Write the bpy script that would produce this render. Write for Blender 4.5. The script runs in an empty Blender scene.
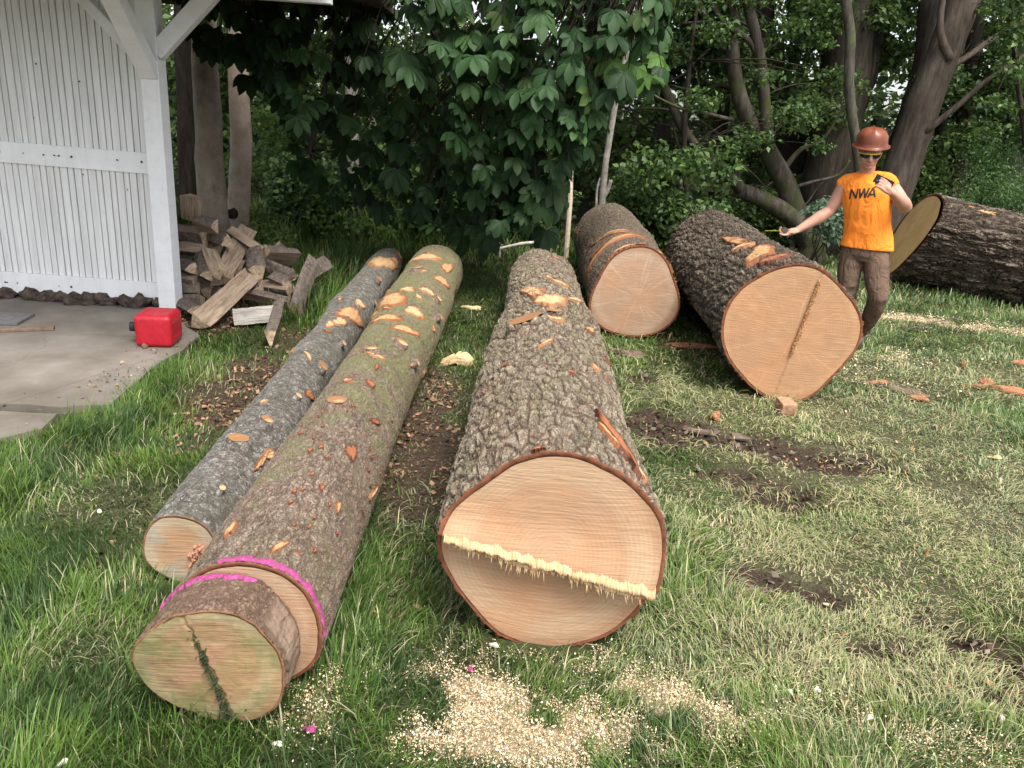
import bpy, bmesh, math, random
import numpy as np
from mathutils import Vector, Matrix, noise as mnoise
from mathutils.bvhtree import BVHTree
random.seed(7); RNG = np.random.default_rng(11)
PI = math.pi
SC = bpy.context.scene
COL = SC.collection
# ------------------------------------------------------------------ camera
FPX = 770.0; PIT = math.radians(19); ROL = math.radians(4.2); CH = 1.66
cf = np.array([0, math.cos(PIT), -math.sin(PIT)]); cu0 = np.array([0, math.sin(PIT), math.cos(PIT)]); cr0 = np.array([1., 0, 0])
CR = math.cos(ROL)*cr0+math.sin(ROL)*cu0; CU = -math.sin(ROL)*cr0+math.cos(ROL)*cu0
CAM = np.array([0, 0, CH])
def ray(px, py): return cf*FPX+CR*(px-512)+CU*(384-py)
def at(px, py, z=0.0):
    d = ray(px, py); return CAM+d*(z-CH)/d[2]
def aty(px, py, Y):
    d = ray(px, py); return CAM+d*Y/d[1]
def pxof(P):
    q = np.asarray(P, float)-CAM; zc = q@cf
    return 512+FPX*(q@CR)/zc, 384-FPX*(q@CU)/zc, zc
cam = bpy.data.cameras.new('camera'); co = bpy.data.objects.new('camera', cam); COL.objects.link(co)
M = Matrix.Identity(4)
for i in range(3):
    M[i][0] = CR[i]; M[i][1] = CU[i]; M[i][2] = -cf[i]; M[i][3] = CAM[i]
co.matrix_world = M
cam.sensor_width = 36; cam.lens = 36*FPX/1024; cam.clip_end = 2000; cam.clip_start = 0.05
SC.camera = co
# ------------------------------------------------------------------ world, sun
SUN_EL, SUN_AZ = math.radians(60), math.radians(150)      # azimuth clockwise from +Y (ahead)
w = bpy.data.worlds.new('World'); SC.world = w; w.use_nodes = True
nt = w.node_tree; bg = nt.nodes['Background']
sky = nt.nodes.new('ShaderNodeTexSky'); sky.sky_type = 'NISHITA'; sky.sun_disc = False
sky.sun_elevation = SUN_EL; sky.sun_rotation = SUN_AZ; sky.air_density = 1.0; sky.dust_density = 3.0; sky.ozone_density = 1.0
hs = nt.nodes.new('ShaderNodeHueSaturation'); hs.inputs['Saturation'].default_value = 0.35
nt.links.new(sky.outputs[0], hs.inputs['Color']); nt.links.new(hs.outputs[0], bg.inputs[0])
bg.inputs[1].default_value = 0.15
sl = bpy.data.lights.new('sun', 'SUN'); sl.energy = 2.0; sl.angle = math.radians(24); sl.color = (1, .955, .88)
so = bpy.data.objects.new('sun', sl); COL.objects.link(so)
sd = Vector((math.sin(SUN_AZ)*math.cos(SUN_EL), math.cos(SUN_AZ)*math.cos(SUN_EL), math.sin(SUN_EL)))
so.rotation_euler = sd.to_track_quat('Z', 'Y').to_euler(); so.location = sd*30
vs = SC.view_settings; vs.view_transform = 'Standard'; vs.look = 'None'; vs.exposure = 1.25; vs.gamma = 1
SC.cycles.max_bounces = 6; SC.cycles.transparent_max_bounces = 8; SC.cycles.diffuse_bounces = 3; SC.cycles.glossy_bounces = 2
# ------------------------------------------------------------------ noise in numpy
def _hash(ix, iy, s):
    h = (ix*374761393+iy*668265263+s*1442695041) & 0xffffffff
    h = ((h ^ (h >> 13))*1274126177) & 0xffffffff
    return ((h ^ (h >> 16)) & 0xffff)/65535.0
def vnoise(x, y, s=0):
    x = np.asarray(x, float); y = np.asarray(y, float)
    ix = np.floor(x).astype(np.int64); iy = np.floor(y).astype(np.int64); fx = x-ix; fy = y-iy
    fx = fx*fx*(3-2*fx); fy = fy*fy*(3-2*fy)
    a = _hash(ix, iy, s); b = _hash(ix+1, iy, s); c = _hash(ix, iy+1, s); d = _hash(ix+1, iy+1, s)
    return (a*(1-fx)+b*fx)*(1-fy)+(c*(1-fx)+d*fx)*fy
def fbm(x, y, s=0, o=4):
    t = 0; a = .5; n = 0
    for i in range(o):
        t = t+a*vnoise(x*2**i+i*17.3, y*2**i-i*9.1, s+i); n += a; a *= .5
    return t/n
def sstep(a, b, x):
    t = np.clip((x-a)/(b-a), 0, 1); return t*t*(3-2*t)
# ------------------------------------------------------------------ object helpers
def tag(o, label=None, cat=None, group=None, kind=None):
    if label: o['label'] = label
    if cat: o['category'] = cat
    if group: o['group'] = group
    if kind: o['kind'] = kind
    return o
def empty(name, loc=(0, 0, 0), rz=0.0, label=None, cat=None, group=None):
    o = bpy.data.objects.new(name, None); COL.objects.link(o); o.location = tuple(map(float, loc)); o.rotation_euler = (0, 0, rz)
    return tag(o, label, cat, group)
def link(name, me, mat=None, parent=None, loc=None, smooth=True):
    if mat is not None:
        for m in (mat if isinstance(mat, (list, tuple)) else [mat]): me.materials.append(m)
    if smooth: me.polygons.foreach_set('use_smooth', np.ones(len(me.polygons), bool))
    o = bpy.data.objects.new(name, me); COL.objects.link(o)
    if parent is not None: o.parent = parent
    if loc is not None: o.location = tuple(map(float, loc))
    return o
def fmesh(name, V, F, col=None, extra=None, mi=None):
    """V (n,3); F (m,k) array or list of faces"""
    me = bpy.data.meshes.new(name)
    V = np.asarray(V, np.float32)
    if isinstance(F, np.ndarray):
        m, k = F.shape
        me.vertices.add(len(V)); me.vertices.foreach_set('co', V.ravel())
        me.loops.add(m*k); me.loops.foreach_set('vertex_index', F.astype(np.int32).ravel())
        me.polygons.add(m); me.polygons.foreach_set('loop_start', np.arange(0, m*k, k, dtype=np.int32))
        me.update(calc_edges=True)
    else:
        me.from_pydata([tuple(map(float, v)) for v in V], [], [tuple(map(int, f)) for f in F]); me.update()
    if col is not None:
        a = me.color_attributes.new('Col', 'FLOAT_COLOR', 'POINT')
        c = np.ones((len(V), 4), np.float32); c[:, :3] = col; a.data.foreach_set('color', c.ravel())
    if extra:
        for n, v in extra.items():
            a = me.attributes.new(n, 'FLOAT', 'POINT'); a.data.foreach_set('value', np.asarray(v, np.float32).ravel())
    if mi is not None: me.polygons.foreach_set('material_index', np.asarray(mi, np.int32))
    return me
def obj(name, V, F, mat=None, parent=None, loc=None, smooth=True, col=None, extra=None, mi=None):
    return link(name, fmesh(name, V, F, col, extra, mi), mat, parent, loc, smooth)
def grid_faces(nu, nv, wrap=False):
    """nu rows, nv columns; wrap closes the columns"""
    i = np.arange(nu-1)[:, None]; j = np.arange(nv if wrap else nv-1)[None, :]
    j2 = (j+1) % nv
    a = i*nv+j; b = i*nv+j2; c = (i+1)*nv+j2; d = (i+1)*nv+j
    return np.stack([a, b, c, d], -1).reshape(-1, 4)
def box_arr(x0, x1, y0, y1, z0, z1):
    V = [(x, y, z) for x in (x0, x1) for y in (y0, y1) for z in (z0, z1)]
    F = [(0, 1, 3, 2), (4, 6, 7, 5), (0, 4, 5, 1), (2, 3, 7, 6), (0, 2, 6, 4), (1, 5, 7, 3)]
    return V, F
def bev_box(name, dims, mat, parent=None, loc=(0, 0, 0), rot=(0, 0, 0), bev=.006):
    bm = bmesh.new(); bmesh.ops.create_cube(bm, size=1)
    for v in bm.verts: v.co = Vector((v.co.x*dims[0], v.co.y*dims[1], v.co.z*dims[2]))
    bmesh.ops.bevel(bm, geom=list(bm.edges), offset=bev, segments=2, affect='EDGES', profile=.7)
    me = bpy.data.meshes.new(name); bm.to_mesh(me); bm.free()
    o = link(name, me, mat, parent, loc, smooth=False); o.rotation_euler = rot
    return o
def beam(name, A, B, wd, hd, mat, parent=None, bev=.005, up=(0, 0, 1)):
    A = Vector(A); B = Vector(B); x = (B-A).normalized(); u = Vector(up); y = u.cross(x).normalized(); z = x.cross(y)
    o = bev_box(name, ((B-A).length, wd, hd), mat, parent, (0, 0, 0), bev=bev)
    m = Matrix((x, y, z)).transposed().to_4x4(); m.translation = (A+B)/2; o.matrix_local = m
    return o
def tube_arr(pts, rad, ns=8, jitter=0.0, ell=None):
    """closed-ended tapered tube through pts; returns V,F"""
    pts = [Vector(p) for p in pts]; n = len(pts); V = []; F = []
    up = Vector((0, 0, 1)); prev = None
    for i, p in enumerate(pts):
        t = (pts[min(i+1, n-1)]-pts[max(i-1, 0)]).normalized()
        if prev is None:
            a = t.cross(up)
            if a.length < .05: a = t.cross(Vector((1, 0, 0)))
            a.normalize()
        else:
            a = (prev-t*prev.dot(t)).normalized()
        prev = a; b = t.cross(a)
        for k in range(ns):
            th = 2*PI*k/ns; r = rad[i]*(1+(random.uniform(-jitter, jitter) if jitter else 0))
            V.append(p+(a*math.cos(th)+b*math.sin(th))*r)
    for i in range(n-1):
        for k in range(ns):
            k2 = (k+1) % ns; F.append((i*ns+k, i*ns+k2, (i+1)*ns+k2, (i+1)*ns+k))
    F.append(tuple(range(ns-1, -1, -1))); F.append(tuple((n-1)*ns+k for k in range(ns)))
    return V, F
class MB:
    def __init__(s): s.V = []; s.F = []
    def add(s, VF):
        n = len(s.V); s.V += [tuple(v) for v in VF[0]]; s.F += [tuple(i+n for i in f) for f in VF[1]]; return s
    def build(s, name, mat, parent=None, loc=None, smooth=True): return obj(name, s.V, s.F, mat, parent, loc, smooth)
def smooth_path(pts, n=6):
    """catmull-rom"""
    P = [np.asarray(p, float) for p in pts]; P = [2*P[0]-P[1]]+P+[2*P[-1]-P[-2]]; out = []
    for i in range(1, len(P)-2):
        for k in range(n):
            t = k/n; a, b, c, d = P[i-1:i+3]
            out.append(.5*((2*b)+(c-a)*t+(2*a-5*b+4*c-d)*t*t+(-a+3*b-3*c+d)*t**3))
    out.append(P[-2]); return out
# ------------------------------------------------------------------ material helpers
class NT:
    def __init__(s, name, disp=None):
        s.m = bpy.data.materials.new(name); s.m.use_nodes = True; s.t = s.m.node_tree; s.n = s.t.nodes
        s.b = s.n['Principled BSDF']; s.out = s.n['Material Output']
        s.b.inputs['Specular IOR Level'].default_value = .3
        if disp: s.m.displacement_method = disp
    def L(s, a, b): s.t.links.new(a, b)
    def new(s, ty, **k):
        n = s.n.new(ty)
        for q, v in k.items(): setattr(n, q, v)
        return n
    def coord(s, scale=(1, 1, 1), src='Object', loc=(0, 0, 0)):
        c = s.new('ShaderNodeTexCoord'); m = s.new('ShaderNodeMapping'); m.inputs['Scale'].default_value = scale; m.inputs['Location'].default_value = loc
        s.L(c.outputs[src], m.inputs['Vector']); return m.outputs[0]
    def noise(s, v, scale=5, detail=4, rough=.55, dist=0, out='Fac'):
        n = s.new('ShaderNodeTexNoise'); n.inputs['Scale'].default_value = scale; n.inputs['Detail'].default_value = detail
        n.inputs['Roughness'].default_value = rough; n.inputs['Distortion'].default_value = dist
        if v is not None: s.L(v, n.inputs['Vector'])
        return n.outputs[0 if out == 'Fac' else 1]
    def voro(s, v, scale=5, feature='F1', out='Distance', rnd=1):
        n = s.new('ShaderNodeTexVoronoi', feature=feature); n.inputs['Scale'].default_value = scale; n.inputs['Randomness'].default_value = rnd
        s.L(v, n.inputs['Vector']); return n.outputs[out]
    def ramp(s, f, stops, interp='LINEAR'):
        r = s.new('ShaderNodeValToRGB'); e = r.color_ramp.elements; r.color_ramp.interpolation = interp
        while len(e) < len(stops): e.new(.5)
        for q, (p, c) in zip(e, stops):
            q.position = p; q.color = (*c, 1) if isinstance(c, tuple) else (c, c, c, 1)
        s.L(f, r.inputs[0]); return r.outputs[0]
    def mix(s, f, a, b, mode='MIX'):
        n = s.new('ShaderNodeMix', data_type='RGBA', blend_type=mode)
        for v, i in ((f, n.inputs[0]), (a, n.inputs[6]), (b, n.inputs[7])):
            if hasattr(v, 'is_output') or isinstance(v, bpy.types.NodeSocket): s.L(v, i)
            else: i.default_value = (*v, 1) if isinstance(v, tuple) else v
        return n.outputs[2]
    def math(s, op, a, b=None, c=None, clamp=False):
        n = s.new('ShaderNodeMath', operation=op); n.use_clamp = clamp
        for i, v in enumerate((a, b, c)):
            if v is None: continue
            if isinstance(v, bpy.types.NodeSocket): s.L(v, n.inputs[i])
            else: n.inputs[i].default_value = v
        return n.outputs[0]
    def vadd(s, a, b, k=1.0):
        n = s.new('ShaderNodeVectorMath', operation='MULTIPLY_ADD'); s.L(b, n.inputs[0]); n.inputs[1].default_value = (k, k, k); s.L(a, n.inputs[2]); return n.outputs[0]
    def attr(s, name, out='Fac'):
        n = s.new('ShaderNodeAttribute', attribute_name=name); return n.outputs[out]
    def base(s, c): 
        if isinstance(c, bpy.types.NodeSocket): s.L(c, s.b.inputs['Base Color'])
        else: s.b.inputs['Base Color'].default_value = (*c, 1)
    def set(s, **k):
        for q, v in k.items():
            i = s.b.inputs[q.replace('_', ' ')]
            if isinstance(v, bpy.types.NodeSocket): s.L(v, i)
            else: i.default_value = v
    def bump(s, h, dist=.005, strength=1.0):
        n = s.new('ShaderNodeBump'); n.inputs['Distance'].default_value = dist; n.inputs['Strength'].default_value = strength
        s.L(h, n.inputs['Height']); s.L(n.outputs[0], s.b.inputs['Normal'])
    def disp(s, h, scale=.02, mid=.5):
        n = s.new('ShaderNodeDisplacement'); n.inputs['Scale'].default_value = scale; n.inputs['Midlevel'].default_value = mid
        s.L(h, n.inputs['Height']); s.L(n.outputs[0], s.out.inputs['Displacement'])
def simple(name, c, rough=.6, var=.12, scale=12, bump=0.0, spec=.3, metal=0.0):
    m = NT(name); v = m.coord(); n = m.noise(v, scale, 5)
    lo = tuple(x*(1-var) for x in c); hi = tuple(min(1, x*(1+var)) for x in c)
    m.base(m.ramp(n, [(.3, lo), (.7, hi)])); m.set(Roughness=rough, Specular_IOR_Level=spec, Metallic=metal)
    if bump: m.bump(n, bump)
    return m.m
# ------------------------------------------------------------------ wood and bark materials
def bark_mat(name, plate, furrow, scale, stretch, depth, moss=None, flake=(.30, .09, .035), flake_amt=.62, light=None, rough=.9, sharp=.16, cracks=1.0, net=.6, wobk=1.0, rk=1.0, across=0.0, lichen=0.0):
    m = NT(name, 'BOTH')
    v = m.coord((stretch, 1, 1)); light = light or tuple(min(1, x*1.6) for x in plate)
    wob = m.noise(v, scale*.55, 5, .7, out='Color'); v1 = m.vadd(v, wob, wobk/scale)
    e = m.voro(v1, scale, 'DISTANCE_TO_EDGE'); cell = m.voro(v1, scale, 'F1', 'Color')
    # torn, fibrous furrows from ridged noise
    rn = m.noise(m.coord((stretch*.6, 1, 1), loc=(2, 5, 1)), scale*.9, 6, .62, .4); rid = m.math('ABSOLUTE', m.math('SUBTRACT', rn, .5))
    rn2 = m.noise(m.coord((stretch*.9, 1, 1), loc=(7, 1, 3)), scale*2.6, 5, .65, .3); rid2 = m.math('ABSOLUTE', m.math('SUBTRACT', rn2, .5))
    fine = m.noise(m.coord((stretch*1.5, 1, 1)), scale*6, 6, .7); mid = m.noise(m.coord((stretch, 1, 1), loc=(1, 1, 9)), scale*1.7, 5, .7)
    g1 = m.ramp(e, [(0, 0.0), (sharp, .85), (sharp*2.4, 1.0)]); g1 = m.mix(net, (1, 1, 1), g1)
    g2 = m.ramp(rid, [(0, 1-rk), (.03, 1-rk*.3), (.08, 1.0)]); g3 = m.ramp(rid2, [(0, 1-.55*rk), (.05, 1.0)])
    g = m.math('MULTIPLY', m.math('MULTIPLY', g1, g2), g3)
    big = m.noise(v, scale*.25, 4, .6)
    g = m.math('MAXIMUM', g, m.math('MULTIPLY', m.ramp(big, [(.35, 0.0), (.6, 1.0)]), 1-cracks))
    if across:   # short cross wrinkles and lenticels
        ar = m.noise(m.coord((9, 1, 1), loc=(0, 2, 2)), scale*.35, 4, .6); g = m.math('MULTIPLY', g, m.ramp(ar, [(.36, 1-across), (.46, 1.0)]))
    sep = m.new('ShaderNodeSeparateColor'); m.L(cell, sep.inputs[0])
    h = m.math('ADD', m.math('MULTIPLY', g, m.math('ADD', m.math('MULTIPLY', sep.outputs[0], .25), .55)), m.math('ADD', m.math('MULTIPLY', fine, .22), m.math('MULTIPLY', mid, .22)))
    pc = m.mix(sep.outputs[1], tuple(x*.80 for x in plate), tuple(min(1, x*1.15) for x in plate))
    pc = m.mix(m.ramp(mid, [(.38, .65), (.5, 0.0)]), pc, tuple(x*.5 for x in plate))
    pc = m.mix(m.ramp(fine, [(.42, .0), (.66, .9)]), pc, light)
    if lichen: pc = m.mix(m.ramp(m.noise(m.coord(loc=(4, 4, 4)), 26, 6, .75), [(.52, 0.0), (.6, lichen)]), pc, (.56, .56, .52))
    tint = m.noise(m.coord(loc=(9, 0, 4)), 3.5, 5, .7); pc = m.mix(m.ramp(tint, [(.42, .45), (.52, 0.0)]), pc, tuple(p*q for p, q in zip(plate, (.75, .82, .62)))); pc = m.mix(m.ramp(tint, [(.52, 0.0), (.66, .4)]), pc, tuple(p*q for p, q in zip(plate, (1.15, .85, .75))))
    c = m.mix(g, furrow, pc)
    fl = m.noise(m.coord((stretch*1.3, 1, 1), loc=(3.1, 0, 0)), scale*.7, 7, .72)
    c = m.mix(m.ramp(fl, [(flake_amt, 0.0), (flake_amt+.03, .85)]), c, flake)
    if moss:
        mcol, amt, rng = moss
        g0 = m.new('ShaderNodeNewGeometry'); sx = m.new('ShaderNodeSeparateXYZ'); m.L(g0.outputs['Normal'], sx.inputs[0])
        mn = m.noise(m.coord(), 6, 7, .75)
        ox = m.new('ShaderNodeSeparateXYZ'); m.L(m.coord(), ox.inputs[0])
        mr = m.new('ShaderNodeMapRange'); m.L(ox.outputs[0], mr.inputs[0]); mr.inputs[1].default_value = rng[0]; mr.inputs[2].default_value = rng[1]
        q = m.math('ADD', m.math('MULTIPLY', mr.outputs[0], .16), m.math('ADD', m.math('MULTIPLY', sx.outputs[2], .14), mn)); q = m.math('ADD', q, m.math('MULTIPLY', mid, .15))
        c = m.mix(m.ramp(q, [(.93-amt*.18, 0.0), (1.05-amt*.18, .8)]), c, m.mix(fine, tuple(x*.55 for x in mcol), tuple(x*1.7 for x in mcol)))
    m.base(c); m.set(Roughness=rough, Specular_IOR_Level=.2)
    m.disp(h, depth, .75)
    return m.m
def cut_mat(name, sap=(.62, .46, .27), heart=(.56, .34, .19), rr=.35, freq=120., heart_r=.68, streak=0.0, stain=None, ang=0.0, seam=None):
    """sawn end grain: rings round the pith, pale sapwood, saw marks"""
    m = NT(name)
    c0 = m.coord(); nz = m.noise(c0, 2.2, 3, .5, out='Color'); v = m.vadd(c0, nz, .035)
    s = m.new('ShaderNodeSeparateXYZ'); m.L(v, s.inputs[0])
    r = m.math('SQRT', m.math('ADD', m.math('POWER', m.math('SUBTRACT', s.outputs[1], .03), 2), m.math('POWER', m.math('SUBTRACT', s.outputs[2], .03), 2)))
    rn = m.noise(c0, 3, 2)
    ring = m.math('SINE', m.math('MULTIPLY', m.math('ADD', r, m.math('MULTIPLY', rn, .02)), freq))
    ring2 = m.math('SINE', m.math('MULTIPLY', m.math('ADD', r, m.math('MULTIPLY', rn, .10)), freq*.13))
    hr = m.ramp(m.math('ADD', m.math('DIVIDE', r, rr), m.math('MULTIPLY_ADD', rn, .12, -.06)), [(heart_r-.05, 0.0), (heart_r+.03, 1.0)])
    c = m.mix(hr, heart, sap)
    c = m.mix(m.math('MULTIPLY_ADD', ring, .10, .12), c, tuple(x*.55 for x in heart))
    c = m.mix(m.math('MULTIPLY_ADD', ring2, .05, .06), c, tuple(min(1, x*1.25) for x in sap))
    # saw kerf arcs, one direction across the face
    mp = m.new('ShaderNodeMapping'); mp.inputs['Rotation'].default_value = (ang, 0, 0); mp.inputs['Scale'].default_value = (1, 3.5, 60); m.L(m.vadd(c0, m.noise(c0, 1.3, 2, .5, out='Color'), .16), mp.inputs[0])
    kerf = m.noise(mp.outputs[0], 2.0, 4, .6)
    c = m.mix(m.ramp(kerf, [(.34, .24), (.56, 0.0)]), c, tuple(x*.55 for x in heart)); c = m.mix(m.ramp(kerf, [(.58, 0.0), (.75, .22)]), c, tuple(min(1, x*1.3) for x in sap))
    blot = m.noise(c0, 4.0, 5, .6)
    c = m.mix(m.ramp(blot, [(.42, 0.0), (.75, .5)]), c, (.46, .215, .10))
    # radial checks / paler rays
    if streak:
        an = m.math('ARCTAN2', s.outputs[1], s.outputs[2]); cv = m.new('ShaderNodeCombineXYZ'); m.L(m.math('MULTIPLY', an, 2.2), cv.inputs[0]); m.L(m.math('MULTIPLY', r, .8), cv.inputs[1])
        st = m.noise(cv.outputs[0], 3.0, 3)
        c = m.mix(m.ramp(st, [(.56, 0.0), (.62, streak)]), c, tuple(min(1, x*1.25) for x in sap))
    if stain:
        sc, amt = stain; sn = m.noise(c0, 9, 6, .7)
        sn = m.math('ADD', sn, m.math('MULTIPLY', m.math('DIVIDE', r, rr), .25))
        c = m.mix(m.ramp(sn, [(.62-amt*.15, 0.0), (.80, .85)]), c, sc)
    dirt = m.noise(c0, 30, 5, .7)
    c = m.mix(m.ramp(dirt, [(.58, 0.0), (.8, .5)]), c, (.22, .12, .06))
    rim = m.math('ADD', m.math('DIVIDE', r, rr), m.math('MULTIPLY_ADD', dirt, .10, -.05)); c = m.mix(m.ramp(rim, [(.90, 0.0), (1.02, .55)]), c, (.30, .155, .08))
    # short dark checks radiating from the pith
    an0 = m.math('ARCTAN2', s.outputs[1], s.outputs[2]); cv0 = m.new('ShaderNodeCombineXYZ'); m.L(m.math('MULTIPLY', an0, 6.0), cv0.inputs[0]); m.L(m.math('MULTIPLY', r, 1.5), cv0.inputs[1]); ck = m.noise(cv0.outputs[0], 3.0, 2)
    c = m.mix(m.math('MULTIPLY', m.ramp(ck, [(.495, 0.0), (.5, .55), (.505, 0.0)]), m.ramp(m.noise(c0, 5, 3), [(.5, 0.0), (.6, 1.0)])), c, (.16, .08, .04))
    m.base(c); m.set(Roughness=.72, Specular_IOR_Level=.25)
    m.bump(m.math('ADD', kerf, m.math('MULTIPLY', dirt, .5)), .004, .7)
    return m.m
def scar_mat(name='torn_wood', a=(.43, .255, .12), b=(.23, .085, .035)):
    m = NT(name); v = m.coord((1, 1, 1)); n = m.noise(m.coord((.9, 3, 3)), 9, 6, .65, 1.0)
    n2 = m.noise(v, 5, 3)
    c = m.ramp(n, [(.3, b), (.46, a), (.7, tuple(min(1, x*1.22) for x in a))])
    e = m.attr('edge')
    c = m.mix(m.ramp(m.math('ADD', e, m.math('MULTIPLY_ADD', n2, .8, -.4)), [(.35, 0.0), (.75, 1.0)]), c, b)
    n4 = m.noise(v, 60, 5, .7); c = m.mix(m.ramp(n4, [(.55, 0.0), (.75, .6)]), c, tuple(x*.5 for x in b))
    m.base(c); m.set(Roughness=.75); m.bump(n, .012); return m.m
MAT_SCAR = scar_mat()
MAT_REDSCAR = scar_mat('red_inner_bark', (.30, .115, .05), (.12, .045, .025))
MAT_TAN = scar_mat('pale_torn_wood', (.50, .335, .18), (.30, .14, .06))
MAT_LIP = simple('inner_bark_rim', (.17, .062, .030), .9, .4, 30, .004)
MAT_LIP2 = simple('thin_bark_rim', (.20, .10, .05), .9, .4, 30, .003)
class Log:
    def __init__(s, name, label, P0, P1, r0, r1, bark, cut, nu=420, nv=360, shape=None, depth=None, tb=.02, lip=None, far_cut=None, group=None, seed=0, bump=.012, sink=.015, cat='log', x_start=0.0):
        P0 = np.asarray(P0, float); P1 = np.asarray(P1, float)
        d = P1[:2]-P0[:2]; s.L = float(np.hypot(*d)); s.h = math.atan2(d[1], d[0]); s.r0 = r0; s.r1 = r1; s.sink = sink
        s.o = np.array([P0[0], P0[1], 0.0]); s.ax = np.array([math.cos(s.h), math.sin(s.h), 0]); s.ay = np.array([-math.sin(s.h), math.cos(s.h), 0])
        s.shape = shape or (lambda th, u: 1.0); s.seed = seed; s.bump = bump; s.depth = depth or (lambda y, z: 0*y); s.tb = tb
        s.root = empty(name, (P0[0], P0[1], 0), s.h, label, cat, group)
        u = np.linspace(0, 1, nu)[:, None]; th = np.linspace(0, 2*PI, nv, endpoint=False)[None, :]
        R = s.R(th, u)
        Rz = s.R(th, np.zeros((1, 1))); x0 = -s.depth(Rz*np.cos(th), Rz*np.sin(th))+x_start
        X = u*s.L+x0*(1-u)+0*th
        Z = R*np.sin(th)+s.zc(u); Y = R*np.cos(th)+0*u
        rows = [np.stack([X, Y, Z], -1)]
        def ringrow(t, rr, dx):
            RR = s.R(th, np.array([[t]]))-rr
            xx = (x0 if t == 0 else s.L+0*th)+dx
            return np.stack([xx+0*th, RR*np.cos(th), RR*np.sin(th)+s.zc(t)], -1).reshape(1, nv, 3)
        pre = [ringrow(0, tb*1.25, .012), ringrow(0, tb*1.1, .0), ringrow(0, tb*.35, -.001)]
        post = [ringrow(1, tb*.35, .001), ringrow(1, tb*1.1, 0), ringrow(1, tb*1.25, -.012)]
        A = np.concatenate(pre+rows+post, 0); n = A.shape[0]
        F = grid_faces(n, nv, True)
        mi = np.zeros((n-1, nv), np.int32); mi[:3] = 1; mi[-3:] = 1
        s.bark = obj('bark', A.reshape(-1, 3)[:, [0, 1, 2]]-np.array([0, 0, r0-sink]), F, [bark, lip or MAT_LIP], s.root, (0, 0, r0-sink), mi=mi.ravel())
        s.face(cut, 0); s.face(far_cut or cut, 1)
    def zc(s, u): return s.r0*(1-u)+s.r1*u-s.sink
    def R(s, th, u):
        r = s.r0*(1-u)+s.r1*u; th = th+0*u
        k = s.seed
        lf = (np.sin(3*th+k+5*u)*.35+np.sin(2*th-k*2+u*9)*.45+np.sin(5*th+u*13+k)*.2)*s.bump
        x = u*s.L
        lf = lf+(fbm(x*2.2+k*7, np.cos(th)*1.3+4, 3)-.5)*s.bump*1.2+(fbm(x*2.2+k*7, np.sin(th)*1.3+9, 5)-.5)*s.bump*1.2
        return r*s.shape(th, u)+lf
    def face(s, mat, end, nr=70, na=260):
        th = np.linspace(0, 2*PI, na, endpoint=False)[None, :]; q = (np.linspace(0, 1, nr)**.8)[:, None]
        R = s.R(th, np.array([[float(end)]]))-s.tb*1.0
        Y = q*R*np.cos(th); Z = q*R*np.sin(th)
        if end == 0: X = -s.depth(Y, Z)-.003
        else: X = 0*Y+.003
        X = X+(fbm(Y*7+Z*3+s.seed, Z*7-Y*3, 2, 2)-.5)*.006
        F = grid_faces(nr, na, True)
        if end == 0: F = F[:, ::-1]
        s_ = obj('cut_face', np.stack([X, Y, Z], -1).reshape(-1, 3), F, mat, s.root, ((0 if end == 0 else s.L), 0, float(s.zc(end))))
        return s_
    def local(s, P):
        d = np.asarray(P)-s.o; return np.array([d@s.ax, d@s.ay, d[2]])
    def hit(s, px, py):
        d = ray(px, py); d = d/np.linalg.norm(d)
        best = None
        t = np.arange(.8, 14, .004)[:, None]; Q = CAM+d*t-s.o; a = Q@s.ax; b = Q@s.ay; u = np.clip(a/s.L, 0, 1); dz = Q[:, 2]-s.zc(u); th = np.arctan2(dz, b)
        ok = (a >= 0) & (a <= s.L) & (np.hypot(b, dz) <= s.R(th, u))
        if not ok.any(): return None
        i = int(np.argmax(ok)); return float(a[i]), float(th[i]), CAM+d*float(t[i, 0])
    def fpx(s, px, py):
        """pixel -> (y,z) in the near face plane"""
        d = ray(px, py); t = ((s.o-CAM)@s.ax)/(d@s.ax); q = s.local(CAM+d*t); return q[1], q[2]-s.zc(0)
    def surf(s, x, th, off=0.0):
        u = np.asarray(x)/s.L; R = s.R(np.asarray(th), u)+off
        return np.stack([np.asarray(x)+0*R, R*np.cos(th), R*np.sin(th)+s.zc(u)], -1)
    def patch(s, px, py, a, b, rot=0.0, mat=None, name='wood_scar', seed=None, off=.009, rag=.38, label=None, nr=14, na=44, dish=0.0, xt=None):
        """torn place that follows the trunk: half length a along it, half width b round it (metres)"""
        if xt is None:
            h = s.hit(px, py)
            if h is None: print('MISS', s.root.name, px, py); return None
            x0, th0, _ = h
        else: x0, th0 = xt
        sd_ = seed if seed is not None else random.randint(0, 999)
        ph = np.linspace(0, 2*PI, na, endpoint=False)[None, :]; q = np.linspace(0, 1, nr)[:, None]
        ro = 1+rag*(np.sin(2*ph+sd_)*.55+np.sin(3*ph+sd_*2)*.40+np.sin(5*ph+sd_*3)*.2+np.sin(9*ph+sd_)*.16+np.sin(13*ph+sd_*5)*.18+np.sin(19*ph+sd_*7)*.2)
        A = q*ro*a*np.cos(ph); B = q*ro*b*np.sin(ph)
        cx = A*math.cos(rot)-B*math.sin(rot); cy = A*math.sin(rot)+B*math.cos(rot)
        X = np.clip(x0+cx, 0.002, s.L-.002); rr = s.r0*(1-x0/s.L)+s.r1*x0/s.L; TH = th0+cy/rr
        o = off*(.55+.45*q**2)-dish*(1-q**2)+(fbm(A*18+sd_, B*160, 3)-.5)*.009
        o = np.where(q > .97, -.02, o)+0*ph
        P = s.surf(X, TH, o); c = s.surf(np.array([x0]), np.array([th0]))[0]
        e = (q**2+0*ph)
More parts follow.
